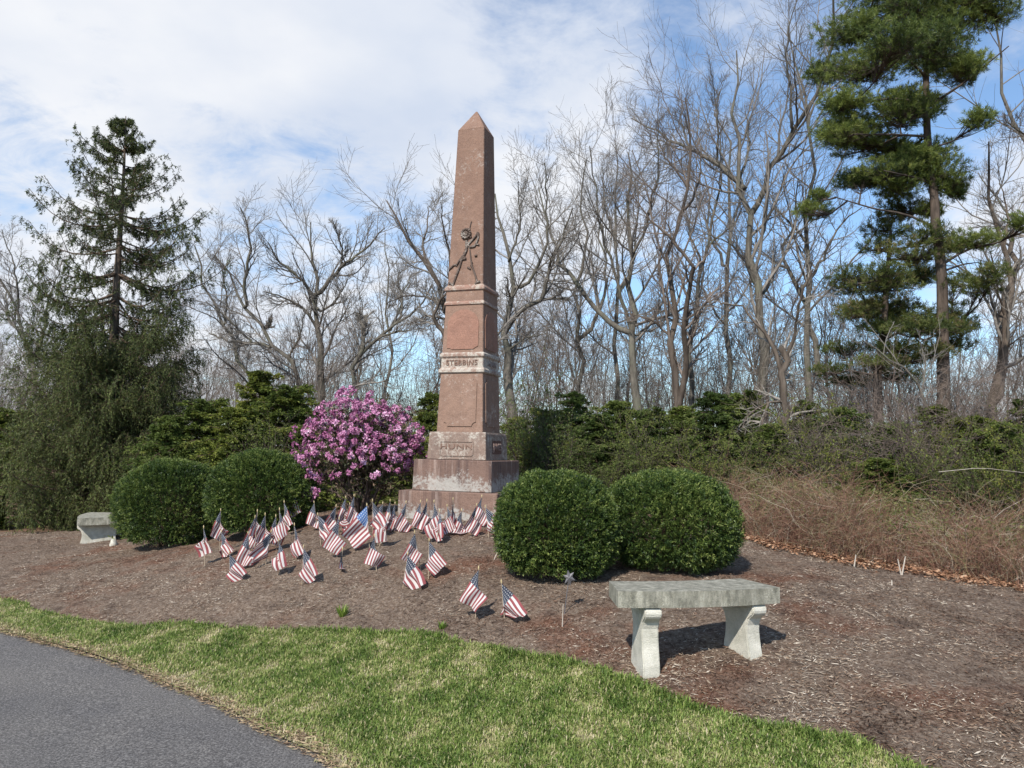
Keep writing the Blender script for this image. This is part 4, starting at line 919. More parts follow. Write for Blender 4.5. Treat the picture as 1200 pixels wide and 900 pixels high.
# ------------------------------------------------------------------ bare trees of the wood
M_GREY = bark_mat('grey_bark', (.035, .031, .026), (.17, .155, .13), 11, (.12, .12, .09))
M_DARK = bark_mat('dark_bark', (.035, .028, .024), (.13, .105, .085), 7)
M_BROWN = bark_mat('brown_bark', (.045, .035, .028), (.145, .118, .095), 9)
M_TWG = plain('bare_twig', (.175, .16, .143), .85, .1, var=.35, scale=2); M_TWD = plain('dark_twig', (.17, .14, .12), .85, .1, var=.35, scale=2); M_TWR = plain('reddish_twig', (.165, .13, .11), .85, .1, var=.3, scale=2)
def bare(label, Yd, limbs, seed, bark=M_GREY, twig=M_TWG, n1=11, n2=8, n3=5, ext=1.0, root_x=None, squash=1.0, tmin=.35, group='bare trees of the wood', up=.09, fine=.0027):
    """a leafless tree: main limbs as the photo shows them (traced on the tree's own distance), finer wood grown from them"""
    g = np.random.default_rng(seed); sc = Yd / FOC; pl = []; rd = []
    for j, (pts, w0, w1) in enumerate(limbs):
        q = np.array([P(x, 480 - (480 - y) * squash if y < 480 else y, Yd) for x, y in pts])
        if j == 0:
            x0 = q[0, 0] if root_x is None else (root_x - 600) * sc; q = np.r_[[(x0, Yd, h1(x0, Yd) - .1)], q]; org = q[0].copy(); org[2] += .1
        q = resample(q, 14); ln = np.linalg.norm(np.diff(q, axis=0), axis=1).sum()
        wob = np.cumsum(.012 * ln * g.normal(size=14)); dy = (0 if j == 0 else g.choice((-1, 1)) * (.2 + .35 * g.random()) * ln) * np.linspace(0, 1, 14) ** 1.2
        q[:, 1] += dy + wob - wob[0]; q[1:-1, (0, 2)] += .008 * ln * g.normal(size=(12, 2))[:, :]
        if j: # start on an earlier limb, at its true distance
            best = min((np.hypot(*(p[i, (0, 2)] - q[0, (0, 2)])), k, i) for k, p in enumerate(pl) for i in range(14)); q[:, 1] += pl[best[1]][best[2], 1] - q[0, 1]
            if best[0] < .5: q[0] = pl[best[1]][best[2]]
        pl.append(q); rd.append(np.linspace(w0 * sc / 2, w1 * sc / 2, 14) * (.84 if j == 0 else .8) * (1 + .05 * g.normal(size=14)))
    pl = np.array(pl) - org; rd = np.array(rd); root = empty('bare_tree', org); tag(root, label, 'tree', group)
    V, F = tubes(pl, rd, 8); mesh_np('trunk', V, F, bark, root, smooth=True)
    a1, s1 = sprout(pl[:1], rd[:1], n1, (tmin, .99), (30, 65), (.18 * ext, .36 * ext), .5, 8, .13, up, g, fine * 2, lenfall=.3)
    if len(pl) > 1:
        b1, t1 = sprout(pl[1:], rd[1:], n1, (.2, .99), (25, 60), (.25 * ext, .5 * ext), .55, 8, .13, up, g, fine * 2, lenfall=.38); a1 = np.r_[a1, b1]; s1 = np.r_[s1, t1]
    a2, s2 = sprout(a1, s1, n2, (.15, .99), (25, 55), (.3, .55), .6, 6, .12, up, g, fine * 1.3, lenfall=.15)
    a3, s3 = sprout(a2, s2, n3, (.15, .98), (25, 55), (.35, .7), .65, 4, .15, up * 1.3, g, fine)
    V, F = cat([tubes(a1, s1, 5), tubes(a2, s2, 4), tubes(a3, s3, 3)]); mesh_np('branches', V, F, twig, root)
    return root
bare('leaning bare tree with crooked trunk and broken stub, left of centre', 19, [
  ([(352, 470), (350, 444), (332, 407), (317, 391), (302, 365), (285, 342), (268, 312), (258, 286), (244, 262)], 11, 2),
  ([(285, 342), (281, 305), (290, 290), (298, 259), (294, 229), (288, 208)], 6, 1.5), ([(302, 365), (310, 362), (313, 352)], 6, 5), ([(317, 391), (287, 384), (257, 380), (222, 365)], 6, 2), ([(287, 384), (262, 352), (240, 330)], 4, 1.5), ([(332, 407), (350, 380), (362, 350)], 4, 1)], 81, squash=0.85, up=.05)
bare('thin bare trunk slanting up left behind the leaning crooked tree', 20, [([(300, 470), (294, 441), (281, 410), (264, 384), (253, 361), (241, 331), (232, 290)], 8, 2), ([(264, 384), (270, 350), (268, 310)], 4, 1)], 82)
bare('straight grey bare tree that fans out above the rhododendron', 20, [
  ([(377, 480), (375, 444), (374, 391), (372, 350), (370, 323), (377, 290), (366, 255), (362, 225), (365, 206)], 15, 1.5), ([(370, 323), (366, 305), (351, 286), (334, 270), (328, 250)], 6, 1.5), ([(374, 318), (385, 305), (404, 282), (427, 259), (446, 244), (458, 230)], 7, 1.5),
  ([(374, 360), (360, 335), (340, 322), (322, 318)], 5, 1.5), ([(404, 282), (408, 255), (402, 225)], 4, 1), ([(374, 340), (395, 330), (415, 300)], 4, 1)], 83, squash=0.8)
bare('grey bare tree that forks right toward the monument shaft', 19, [
  ([(410, 480), (412, 452), (417, 425), (427, 403), (446, 380), (472, 357), (495, 335), (508, 312)], 10, 2), ([(427, 403), (427, 369), (429, 350)], 7, 5), ([(427, 369), (418, 346)], 5, 3), ([(472, 357), (470, 320), (480, 290)], 4, 1), ([(446, 380), (470, 375), (497, 372)], 4, 1)], 84, squash=0.85)
bare('dark limbed bare tree rising behind the left of the monument', 17, [
  ([(540, 480), (538, 430), (535, 400), (528, 350), (505, 290), (485, 260), (470, 230), (455, 200)], 15, 2), ([(535, 395), (517, 373), (509, 358), (516, 340), (528, 325)], 8, 3), ([(508, 297), (494, 260), (500, 215), (497, 190)], 5, 1.2), ([(525, 340), (495, 325), (470, 322), (448, 330)], 4, 1.2), ([(530, 355), (530, 290), (522, 220)], 5, 1.2), ([(530, 360), (500, 350), (475, 360)], 4, 1)], 85, squash=0.86, bark=M_DARK)
bare('grey bare tree right beside the monument, forking into three limbs', 18, [
  ([(599, 500), (598, 450), (595, 402), (592, 363), (602, 320), (596, 285), (588, 230), (580, 190)], 17, 2), ([(593, 368), (609, 348), (634, 334), (640, 300), (655, 262), (668, 225)], 9, 2), ([(600, 325), (625, 305), (640, 270), (640, 215), (636, 170)], 6, 1.5), ([(634, 334), (660, 330), (682, 322)], 4, 1), ([(595, 400), (615, 385), (640, 380)], 4, 1), ([(594, 290), (610, 240), (607, 190)], 4, 1)], 86, squash=0.88)
bare('light barked bare tree with long limb slanting up left, right of centre', 18, [
  ([(750, 500), (748, 470), (746, 392), (741, 334), (739, 280), (737, 241), (742, 200), (738, 150)], 16, 2), ([(739, 388), (707, 353), (680, 319), (658, 280), (644, 221), (634, 175)], 9, 2), ([(741, 370), (727, 334), (715, 290), (700, 256), (695, 207), (688, 160)], 6, 1.5), ([(744, 388), (762, 372), (790, 360)], 4, 1.2), ([(739, 290), (757, 250), (765, 205), (762, 150)], 5, 1.2)], 87, squash=0.93)
bare('dark double trunk of a bare tree, right of the light barked one', 17.5, [
  ([(792, 500), (786, 450), (784, 402), (791, 348), (784, 300), (793, 256), (802, 202), (806, 158), (800, 120)], 13, 1.8), ([(792, 480), (800, 430), (791, 380), (796, 330)], 10, 6), ([(789, 320), (770, 290), (750, 270), (735, 240)], 5, 1.2), ([(793, 256), (815, 230), (830, 195), (835, 150)], 5, 1.2), ([(786, 395), (765, 372), (740, 362)], 4, 1), ([(800, 215), (780, 180), (772, 140)], 4, 1)], 88, bark=M_DARK, twig=M_TWD)
bare('slim bare tree leaning right between the dark double trunk and the tallest tree', 20, [([(812, 490), (810, 431), (815, 373), (827, 304), (844, 256), (852, 200), (848, 150)], 11, 1.5), ([(827, 304), (815, 270), (818, 220)], 4, 1), ([(836, 280), (862, 262), (875, 230)], 4, 1)], 89)
bare('tallest bare tree with wide crown, left of the white pine', 18.5, [
  ([(888, 500), (888, 451), (893, 353), (886, 304), (881, 256), (878, 226), (876, 182), (876, 150), (870, 90), (874, 40)], 18, 2), ([(879, 226), (878, 202), (854, 177), (824, 150), (795, 124), (776, 102), (758, 88)], 9, 1.5), ([(885, 250), (903, 197), (922, 168), (942, 128), (947, 89), (936, 50), (940, 15)], 10, 1.5),
  ([(892, 340), (870, 300), (845, 285), (820, 280)], 5, 1.2), ([(854, 177), (848, 130), (838, 85)], 4, 1), ([(922, 168), (915, 120), (905, 70), (908, 30)], 5, 1), ([(893, 350), (915, 320), (925, 285)], 5, 1.2), ([(824, 150), (815, 115), (818, 80)], 4, 1), ([(878, 195), (895, 150), (893, 90)], 5, 1)], 90, n1=13)
bare('grey bare tree just left of the pine, leaning right with forked top', 20, [
  ([(945, 500), (942, 451), (940, 378), (947, 334), (938, 280), (944, 207), (939, 143), (930, 90), (926, 40)], 12, 1.5), ([(958, 440), (957, 422), (944, 353), (923, 295), (937, 256), (955, 225), (975, 190)], 9, 1.5), ([(944, 340), (965, 300), (980, 265), (1000, 250)], 6, 1.2), ([(938, 280), (915, 250), (905, 215)], 4, 1), ([(940, 150), (958, 110), (962, 60)], 4, 1)], 91)
bare('small broken dark tree with twisted top above the brambles', 12.2, [
  ([(916, 520), (915, 490), (913, 432), (918, 420), (912, 408)], 12, 9), ([(913, 428), (898, 392), (873, 358), (849, 352)], 7, 2), ([(918, 422), (926, 395), (920, 365), (928, 330)], 6, 2), ([(913, 470), (893, 473), (882, 505), (872, 544)], 4, 1.5), ([(893, 473), (868, 488), (858, 506)], 3, 1), ([(916, 475), (936, 492), (942, 517), (936, 545)], 4, 1.5), ([(914, 505), (897, 517), (903, 540), (902, 575)], 4, 2), ([(882, 505), (888, 530), (884, 560)], 2.5, 1)], 92, bark=M_BROWN, twig=plain('grey_dead_twig', (.22, .2, .175), .9), n1=7, n2=4, n3=2, up=-.04, fine=.002)
bare('two dark trunks leaning right at the right edge of the photo', 15, [
  ([(1167, 490), (1167, 434), (1176, 398), (1182, 371), (1184, 335), (1180, 280), (1172, 220), (1168, 160)], 17, 2), ([(1167, 478), (1182, 437), (1190, 380), (1200, 350), (1214, 310), (1225, 250)], 16, 6), ([(1182, 371), (1167, 347), (1152, 323), (1140, 303)], 4, 1.5), ([(1182, 290), (1196, 250), (1198, 200)], 5, 1.2)], 93, bark=M_BROWN, n1=8)
bare('dead leaning trunk crossing in front of the pine at the right', 11.8, [([(1094, 510), (1092, 494), (1078, 458), (1062, 440), (1038, 422), (1005, 401)], 7, 2), ([(1078, 458), (1085, 425), (1082, 395)], 3, 1.2)], 94, bark=M_GREY, n1=9, n2=4, n3=2, fine=.002)
bare('bare tree at the left edge leaning out of the photo', 19, [([(44, 500), (42, 470), (36, 455), (29, 420), (22, 394), (12, 362), (0, 335), (-8, 300)], 11, 2), ([(29, 420), (33, 380), (24, 330), (28, 285)], 5, 1.2), ([(22, 394), (-5, 370), (-25, 330)], 6, 1.5), ([(12, 362), (14, 320), (6, 270)], 4, 1)], 95)
bare('bare tree reaching in from the right edge above the leaning trunks', 17, [([(1240, 500), (1236, 400), (1228, 300), (1214, 215), (1200, 171), (1180, 144), (1176, 78), (1168, 20)], 14, 2), ([(1228, 300), (1200, 270), (1180, 225), (1165, 190)], 6, 1.2), ([(1210, 205), (1215, 150), (1205, 90), (1200, 40)], 6, 1.2), ([(1200, 171), (1172, 168), (1150, 160)], 4, 1)], 96)
bare('bare tree with upright limbs between the monument and the light barked tree', 21, [([(680, 490), (678, 441), (682, 380), (676, 320), (684, 260), (680, 200), (684, 160)], 9, 1.5), ([(682, 390), (705, 345), (712, 290), (706, 230), (712, 175)], 6, 1.2), ([(678, 325), (660, 290), (655, 240)], 4, 1)], 97, squash=0.88)
bare('bare tree with upswept top above the dark double trunk', 22, [([(722, 490), (724, 430), (720, 370), (728, 300), (722, 240), (728, 170), (724, 125)], 9, 1.5), ([(724, 330), (745, 290), (752, 230), (748, 170)], 5, 1), ([(722, 250), (708, 210), (705, 165)], 4, 1)], 98, squash=0.9)
bare('bare tree behind the tallest one, with fine upright crown', 23, [([(850, 490), (852, 430), (846, 360), (856, 300), (848, 240), (855, 170), (845, 110), (848, 70)], 10, 1.5), ([(852, 310), (832, 260), (835, 200), (822, 140)], 5, 1), ([(853, 250), (872, 210), (868, 150)], 4, 1)], 99, squash=0.93)
bare('pale slim bare tree behind the leaning forked limb, left of the monument', 22, [([(452, 490), (450, 440), (455, 390), (447, 340), (452, 290), (446, 240)], 6, 1.2), ([(453, 380), (470, 340), (466, 290)], 4, 1)], 100, squash=0.9)
# saplings and thin trees far back: a few built, then copied
def thin_proto(h, seed):
    g = np.random.default_rng(seed); k = 14; q = np.zeros((k, 3)); q[:, 2] = np.linspace(-.2, h, k); q[:, :2] = np.cumsum(.013 * h * g.normal(size=(k, 2)), 0); q[:, :2] -= q[0, :2]
    root = empty('bare_tree', (0, 0, 0)); r = np.linspace(.0072 * h, .0011 * h, k); pl = q[None]; rd = r[None]
    f, fr_ = sprout(pl, rd, 4, (.25, .6), (18, 38), (.45, .65), .65, 14, .1, .08, g, lenfall=.55); pl = np.r_[pl, f]; rd = np.r_[rd, fr_]
    V, F = tubes(pl, rd, 6); mesh_np('trunk', V, F, M_GREY if seed % 2 else M_BROWN, root, smooth=True)
    a1, s1 = sprout(pl, rd, 9, (.25, .99), (30, 62), (.18, .38), .5, 6, .17, .06, g, .006, lenfall=.4); a2, s2 = sprout(a1, s1, 6, (.15, .99), (25, 55), (.3, .6), .6, 4, .16, .06, g, .0045); a3, s3 = sprout(a2, s2, 4, (.2, .98), (25, 55), (.4, .7), .7, 3, .15, .06, g, .0038)
    V, F = cat([tubes(a1, s1, 4), tubes(a2, s2, 3), tubes(a3, s3, 3)]); mesh_np('branches', V, F, M_TWG if seed % 3 else M_TWR, root)
    return root
TP = [thin_proto(7.0, 111 + i) for i in range(6)]
def scatter_wood():
    g = np.random.default_rng(120); used = set(); n = 104
    for i in range(n):
        px = -70 + 1340 * (i + g.random()) / n; Yd = 20 + 17 * g.random(); x = (px - 600) / FOC * Yd
        lim = np.interp(px, [0, 130, 300, 450, 560, 640, 760, 860, 950, 1200], [340, 350, 320, 310, 300, 285, 265, 265, 265, 310])
        top = lim + 175 * g.random() ** .8; hh = P(px, top, Yd)[2] - h1(x, Yd); s = hh / 7.0; k = i % 6; sx = s * (.85 + .3 * g.random())
        lab = 'thin bare tree among many alike, far back in the wood behind the hedge'
        if k not in used:
            used.add(k); o = TP[k]; o.location = (x, Yd, h1(x, Yd)); o.rotation_euler = (0, 0, i * 1.7); o.scale = (sx, sx, s); tag(o, lab, 'tree', 'thin trees far back in the wood')
        else: dup(TP[k], (x, Yd, h1(x, Yd)), i * 1.7, (sx, sx, s), lab)
scatter_wood()

# ------------------------------------------------------------------ pines
def pine(label, Yd, trunk, limbs, clumps, seed, mats, dens=1.0, nl=.085):
    """white pine: traced trunk and limbs, needle plumes gathered round the limb ends"""
    g = np.random.default_rng(seed); sc = Yd / FOC; q = np.array([P(x, y, Yd) for x, y, w in trunk]); w = np.array([t[2] for t in trunk]) * sc / 2 * .82
    x0 = q[0, 0]; q = np.r_[[(x0, Yd, h1(x0, Yd) - .1)], q]; w = np.r_[w[0] * 1.1, w]; org = q[0].copy(); root = empty('pine_tree', org); tag(root, label, 'tree')
    d0 = np.r_[0, np.cumsum(np.linalg.norm(np.diff(q, axis=0), axis=1))]; tp = resample(q, 30); dd = np.r_[0, np.cumsum(np.linalg.norm(np.diff(tp, axis=0), axis=1))]; tr = np.interp(dd, d0, w)
    V, F = tubes((tp - org)[None], tr[None], 9); mesh_np('trunk', V, F, mats[0], root, smooth=True)
    LP, LR, spots = [], [], []
    for (px, py, rx, ry, *o) in clumps:
        dy = o[0] if o else g.normal() * .7; c = P(px, py, Yd) + np.array((0, dy, 0)); spots.append((c, rx * sc * 1.18, ry * sc * 1.25))
    lim = []
    for pts, w0 in limbs:
        a = np.array([P(x, y, Yd) for x, y in pts]); dy = g.choice((-1, 1)) * .5 * g.random(); a[:, 1] += np.linspace(0, 1, len(a)) * dy * 2; lim.append(resample(a, 9)); LP.append(lim[-1]); LR.append(np.linspace(w0 * sc / 2, w0 * sc / 6, 9))
    allp = np.concatenate([tp] + lim)
    V_, N_ = [], []; tpos, tdir, tt = [], [], []
    for c, rx, ry in spots:
        cand = allp[allp[:, 2] < c[2] + .15]; j = np.argmin(np.linalg.norm(cand - c - np.array((0, 0, .0)), axis=1) + .5 * np.clip(cand[:, 2] - c[2], 0, None)); s0 = cand[j]
        mid = (s0 + c) / 2 + np.array((0, 0, -.12 * np.linalg.norm(c - s0))); a = resample(np.array([s0, mid, c - np.array((0, 0, ry * .5))]), 9); LP.append(a); LR.append(np.linspace(.022, .006, 9))
        m = int(125 * dens * (rx * ry / (.32 * .2)) ** .75) + 16
        d = nrm(g.normal(size=(m, 3))); rr = g.random(m) ** .5 * (1 + .25 * g.random(m) ** 3); p = c + d * rr[:, None] * np.array((rx, rx * .85, ry)); p[:, 2] += .18 * ry * vnoise(p[:, 0], p[:, 1], 6, seed)
        up = nrm(d * np.array((1.0, 1.0, .35)) * .9 + np.array((0, 0, .75)) + .35 * g.normal(size=(m, 3))); tpos.append(p); tdir.append(up)
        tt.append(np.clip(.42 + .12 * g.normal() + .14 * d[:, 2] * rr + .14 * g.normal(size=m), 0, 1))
        # twiglets joining the plume to its limb
        st = a[g.integers(4, 9, m // 2)]; e = p[: m // 2]; LP += list(np.stack([st + (e - st) * t + np.array((0, 0, -.03)) * math.sin(t * 3) for t in np.linspace(0, 1, 9)], 1)); LR += [np.linspace(.006, .002, 9)] * (m // 2)
    LP = np.array(LP) - org; LR = np.array(LR); V, F = tubes(LP, LR, 4); mesh_np('branches', V, F, mats[1], root)
    p = np.concatenate(tpos) - org; up = np.concatenate(tdir); tt = np.concatenate(tt); k = 26; ids = np.repeat(np.arange(len(p)), k); m = len(ids)
    dr = nrm(up[ids] * .9 + .75 * g.normal(size=(m, 3))); pos = p[ids] + up[ids] * (.07 * (g.random(m) - .5))[:, None]
    V, F = leaves(pos, dr, g.normal(size=(m, 3)), nl * (.7 + .5 * g.random(m)), .0085)
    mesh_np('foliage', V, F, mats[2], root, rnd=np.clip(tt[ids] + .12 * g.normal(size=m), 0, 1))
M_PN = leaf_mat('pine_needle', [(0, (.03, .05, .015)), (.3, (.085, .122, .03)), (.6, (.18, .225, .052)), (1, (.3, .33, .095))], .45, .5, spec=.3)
M_PB = bark_mat('pine_bark', (.03, .024, .02), (.13, .1, .08), 9); M_PB2 = bark_mat('pine_branch', (.035, .028, .024), (.11, .09, .075), 12)
PC = [(1070, 15, 60, 26), (1020, 10, 38, 18), (1120, 8, 45, 20), (1152, 25, 25, 16), (1000, 40, 22, 14), (1060, 45, 40, 20), (1100, 40, 36, 20), (1075, -25, 60, 26), (1130, -20, 40, 20), (1030, -25, 35, 20),
      (1015, 75, 42, 17), (985, 62, 18, 12), (1055, 85, 38, 18), (1095, 75, 28, 16), (1145, 72, 26, 14), (1160, 62, 16, 10), (1125, 85, 20, 10),
      (995, 105, 30, 14), (1030, 112, 36, 15), (985, 128, 28, 13), (1075, 115, 26, 15), (1050, 135, 40, 16), (1000, 150, 34, 15), (975, 135, 18, 10), (1080, 95, 20, 16), (1105, 100, 16, 10),
      (982, 165, 26, 14), (1025, 155, 36, 14), (1065, 158, 28, 14), (1040, 182, 26, 8), (1095, 150, 16, 12), (1095, 172, 30, 14), (1112, 165, 16, 10), (1070, 185, 24, 10),
      (1030, 205, 34, 13), (1060, 200, 30, 14), (1095, 200, 34, 18), (1115, 215, 20, 13), (1010, 210, 18, 9), (1085, 225, 26, 14), (1050, 222, 26, 8), (982, 225, 20, 9), (968, 222, 10, 6), (1128, 222, 8, 8), (1100, 240, 14, 9),
      (1150, 278, 34, 9), (1175, 272, 18, 8), (1130, 284, 16, 6)]
pine('tall white pine with dark plumes of needles and a lone low branch, at the right', 13.5,
     [(1106, 500, 19), (1105, 420, 17), (1104, 330, 15), (1100, 285, 14), (1095, 262, 14), (1096, 235, 12), (1090, 200, 11), (1086, 150, 10), (1085, 100, 9), (1086, 50, 7), (1084, 0, 5), (1084, -50, 3)],
     [([(1093, 265), (1060, 252), (1020, 247), (975, 235)], 4), ([(1104, 310), (1130, 295), (1160, 282)], 4), ([(1104, 318), (1140, 305), (1170, 298)], 3), ([(1088, 125), (1120, 105), (1160, 72)], 4), ([(1086, 70), (1120, 40), (1150, 18)], 4), ([(1085, 90), (1050, 75), (1000, 50)], 4), ([(1087, 160), (1040, 165), (985, 172)], 4), ([(1086, 120), (1040, 118), (990, 130)], 4), ([(1092, 215), (1060, 215), (1015, 215)], 4), ([(1086, 45), (1060, 20), (1030, 0)], 3)],
     PC, 131, (M_PB, M_PB2, M_PN))
M_PN2 = leaf_mat('browning_needle', [(0, (.025, .04, .013)), (.35, (.075, .1, .026)), (.6, (.16, .185, .05)), (.8, (.2, .165, .07)), (1, (.25, .165, .1))], .4, .6)
pine('smaller browning pine with ragged flat branches, left of the white pine trunk', 14.2,
     [(1030, 500, 14), (1028, 440, 12), (1036, 380, 9), (1040, 320, 7), (1044, 270, 4)],
     [([(1032, 400), (1060, 385), (1110, 382)], 3), ([(1034, 380), (1010, 370), (990, 340)], 3), ([(1028, 440), (1000, 432), (978, 440)], 3), ([(1030, 420), (1070, 405), (1100, 395)], 3)],
     [(1045, 262, 24, 12), (1000, 320, 22, 9), (1102, 352, 20, 9), (1112, 402, 22, 8), (1088, 415, 24, 8), (1065, 420, 22, 7), (1098, 318, 14, 8), (1055, 305, 36, 12), (1015, 345, 32, 11), (1075, 365, 36, 11), (1040, 395, 36, 10), (1100, 385, 26, 9), (1020, 440, 30, 8), (990, 372, 18, 8), (1110, 340, 16, 8), (1060, 288, 26, 10), (1030, 290, 22, 9), (1020, 325, 26, 10), (1005, 335, 22, 9), (1050, 330, 30, 11), (1080, 322, 22, 10), (1070, 350, 34, 11), (1035, 355, 34, 10), (1010, 362, 22, 8), (1095, 368, 28, 9), (1120, 378, 18, 7), (1060, 378, 32, 9), (1025, 388, 28, 8), (1090, 390, 26, 7), (1000, 405, 24, 7), (1045, 410, 30, 7), (1010, 428, 30, 7), (985, 430, 18, 6), (1060, 438, 24, 7), (1095, 340, 18, 9), (1085, 300, 14, 9)], 132, (M_PB, M_PB2, M_PN2), .62, .085)

# ------------------------------------------------------------------ brambles, leaf litter and brush at the wood's edge
EDGE_R = np.array([G(*p)[:2] for p in [(855, 628), (900, 640), (960, 652), (1030, 664), (1110, 676), (1200, 692), (1300, 708)]])
def along_edge(t): 
    f = np.clip(t, 0, .9999) * (len(EDGE_R) - 1); i = f.astype(int); return EDGE_R[i] * (1 - (f - i))[:, None] + EDGE_R[i + 1] * (f - i)[:, None]
def brambles():
    g = np.random.default_rng(141); n = 7000; t = g.random(n); t = t[vnoise(t * 9, t * 3, 3.1, 146) + .5 * g.normal(size=n) > -.45]; n = len(t); e = along_edge(t); dep = 1.7 * g.random(n) ** 1.1; x = e[:, 0] + .25 * dep + .1 * g.normal(size=n); y = e[:, 1] + dep + .1
    h = (.16 + .5 * g.random(n) ** 1.6) * np.interp(dep, [0, .4, 1.2, 2.2], [.4, .85, 1.05, .8]) * np.interp(t, [0, .5, 1], [1.0, .95, .85]) * (1 + .75 * vnoise(x, y, 2.6, 143) + .5 * vnoise(x, y, 6.5, 144)); a = g.random(n) * 6.283; L = h * (.3 + .9 * g.random(n)); k = 6
    u = np.linspace(0, 1, k); q = np.zeros((n, k, 3)); z0 = H(x, y)
    q[:, :, 0] = x[:, None] + (np.cos(a) * L)[:, None] * u ** 1.3; q[:, :, 1] = y[:, None] + (np.sin(a) * L)[:, None] * u ** 1.3; arch = .4 + .9 * g.random(n)
    q[:, :, 2] = z0[:, None] + h[:, None] * (u * (1 + arch[:, None]) - arch[:, None] * u ** 2.2); q[:, 1:] += .02 * g.normal(size=(n, k - 1, 3))
    r = (.0013 + .0028 * g.random(n) ** 3)[:, None] * np.linspace(1, .5, k)[None]
    w, wr = sprout(q, r, 3, (.2, .95), (30, 70), (.2, .45), .7, 3, .2, 0, g, .0009)
    A, B = tubes(q, r, 3), tubes(w, wr, 3); V, F = cat([A, B]); tone = g.random(n) ** 1.3; tn_ = np.r_[np.repeat(tone, (k - 1) * 3), np.repeat(np.repeat(tone, 3), 2 * 3)]
    o = mesh_np('bramble_thicket', V, F, leaf_mat('bramble_cane', [(0, (.1, .052, .036)), (.35, (.22, .112, .074)), (.6, (.3, .18, .125)), (.8, (.2, .18, .085)), (1, (.46, .38, .3))], 0, .8), rnd=tn_)
    tag(o, 'tangle of reddish brown leafless bramble canes along the right of the mulch', 'brambles', kind='stuff')
    m = 9000; t = g.random(m); e = along_edge(t); off = -.02 + .3 * g.random(m) + .17 * g.normal(size=m) + .25 * vnoise(e[:, 0], e[:, 1], 5, 145); x = e[:, 0] + .1 * off; y = e[:, 1] + off; pos = np.c_[x, y, Hm(x, y) + .008 + .03 * g.random(m)]
    V, F = leaves(pos, np.c_[g.normal(size=(m, 2)), .25 * g.normal(size=m)], np.array((0, 0, 1.)) + .5 * g.normal(size=(m, 3)), .022 + .03 * g.random(m), .014 + .018 * g.random(m))
    o = mesh_np('leaf_litter', V, F, leaf_mat('dead_leaf', [(0, (.12, .06, .035)), (.45, (.26, .135, .075)), (.85, (.4, .23, .135)), (1, (.5, .36, .25))], .15, .8), rnd=g.random(m)); tag(o, 'fallen orange brown leaves along the edge of the brambles', 'dead leaves', kind='stuff')
    # undergrowth with some green inside the thicket
    m = 16000; t = .12 + .88 * g.random(m); e = along_edge(t); dep = .5 + 2.3 * g.random(m); x = e[:, 0] + .25 * dep; y = e[:, 1] + dep; den = vnoise(x, y, 2.2, 142); kk = den > -.16; x, y, t, dep = x[kk], y[kk], t[kk], dep[kk]; m = len(x)
    pos = np.c_[x, y, H(x, y) + .1 + .5 * g.random(m) * np.interp(dep, [.5, 1.5, 2.8], [.55, 1.0, 1.1])]
    V, F = leaves(pos, g.normal(size=(m, 3)), g.normal(size=(m, 3)) + np.array((0, 0, .6)), .022 + .02 * g.random(m), .013 + .01 * g.random(m))
    o = mesh_np('undergrowth', V, F, leaf_mat('undergrowth_leaf', [(0, (.05, .07, .018)), (.5, (.11, .13, .035)), (1, (.2, .19, .07))], .25, .6), rnd=g.random(m)); tag(o, 'sparse olive green undergrowth leaves among the bramble canes', 'undergrowth', kind='stuff')
brambles()
for i, (pts, r, lab) in enumerate([
  ([(905, 668), (888, 622), (872, 592), (862, 585)], .004, 'pale dead cane arching left beside the right hand round bush'),
  ([(940, 650), (938, 600), (925, 585), (900, 590)], .004, 'pale cane bending over the left end of the brambles'),
  ([(1015, 655), (985, 625), (968, 612), (950, 605)], .005, 'pale straight cane slanting down right across the brambles'),
  ([(998, 634), (990, 608), (972, 588), (952, 580)], .006, 'pale thick cane curving out of the middle brambles'),
  ([(1020, 655), (1070, 650), (1095, 645)], .004, 'pale cane lying nearly level at the front of the brambles'),
  ([(1195, 665), (1170, 640), (1150, 631), (1125, 632)], .004, 'pale cane arching low at the right end of the brambles'),
  ([(1160, 612), (1175, 598), (1205, 582)], .0035, 'pale branch slanting up right at the right end of the brambles'),
  ([(1100, 553), (1150, 548), (1200, 554)], .0035, 'pale level branch in front of the right hemlocks')]):
    Yd = 9.2 if i < 5 else 8.6
    stick('dead_cane', [P(x, y, Yd + .1 * k) for k, (x, y) in enumerate(pts)], r, M_PALE, lab, 'cane')
# leafless brush in the wood's edge
def brush_proto(seed, h=2.2, twig=None):
    g = np.random.default_rng(seed); n = 16; a = g.random(n) * 6.283; k = 8; u = np.linspace(0, 1, k); L = h * (.6 + .4 * g.random(n)); sp = .2 + .4 * g.random(n); q = np.zeros((n, k, 3)); q[:, :, 0] = .1 * np.cos(a)[:, None] + (np.cos(a) * sp * L)[:, None] * u ** 1.4; q[:, :, 1] = .1 * np.sin(a)[:, None] + (np.sin(a) * sp * L)[:, None] * u ** 1.4; q[:, :, 2] = L[:, None] * (1.1 * u - .15 * u ** 2)
    q[:, 1:] += .03 * g.normal(size=(n, k - 1, 3)); r = np.tile(np.linspace(.009, .0025, k), (n, 1)); root = empty('bare_shrub', (0, 0, 0))
    a1, s1 = sprout(q, r, 8, (.2, .98), (30, 65), (.2, .4), .6, 5, .18, .03, g, .002); a2, s2 = sprout(a1, s1, 5, (.2, .98), (30, 65), (.35, .6), .65, 4, .18, .02, g, .0016)
    V, F = tubes(q, r, 4); mesh_np('stems', V, F, M_BROWN, root); V, F = cat([tubes(a1, s1, 3), tubes(a2, s2, 3)]); mesh_np('branches', V, F, twig or M_TWR, root); return root
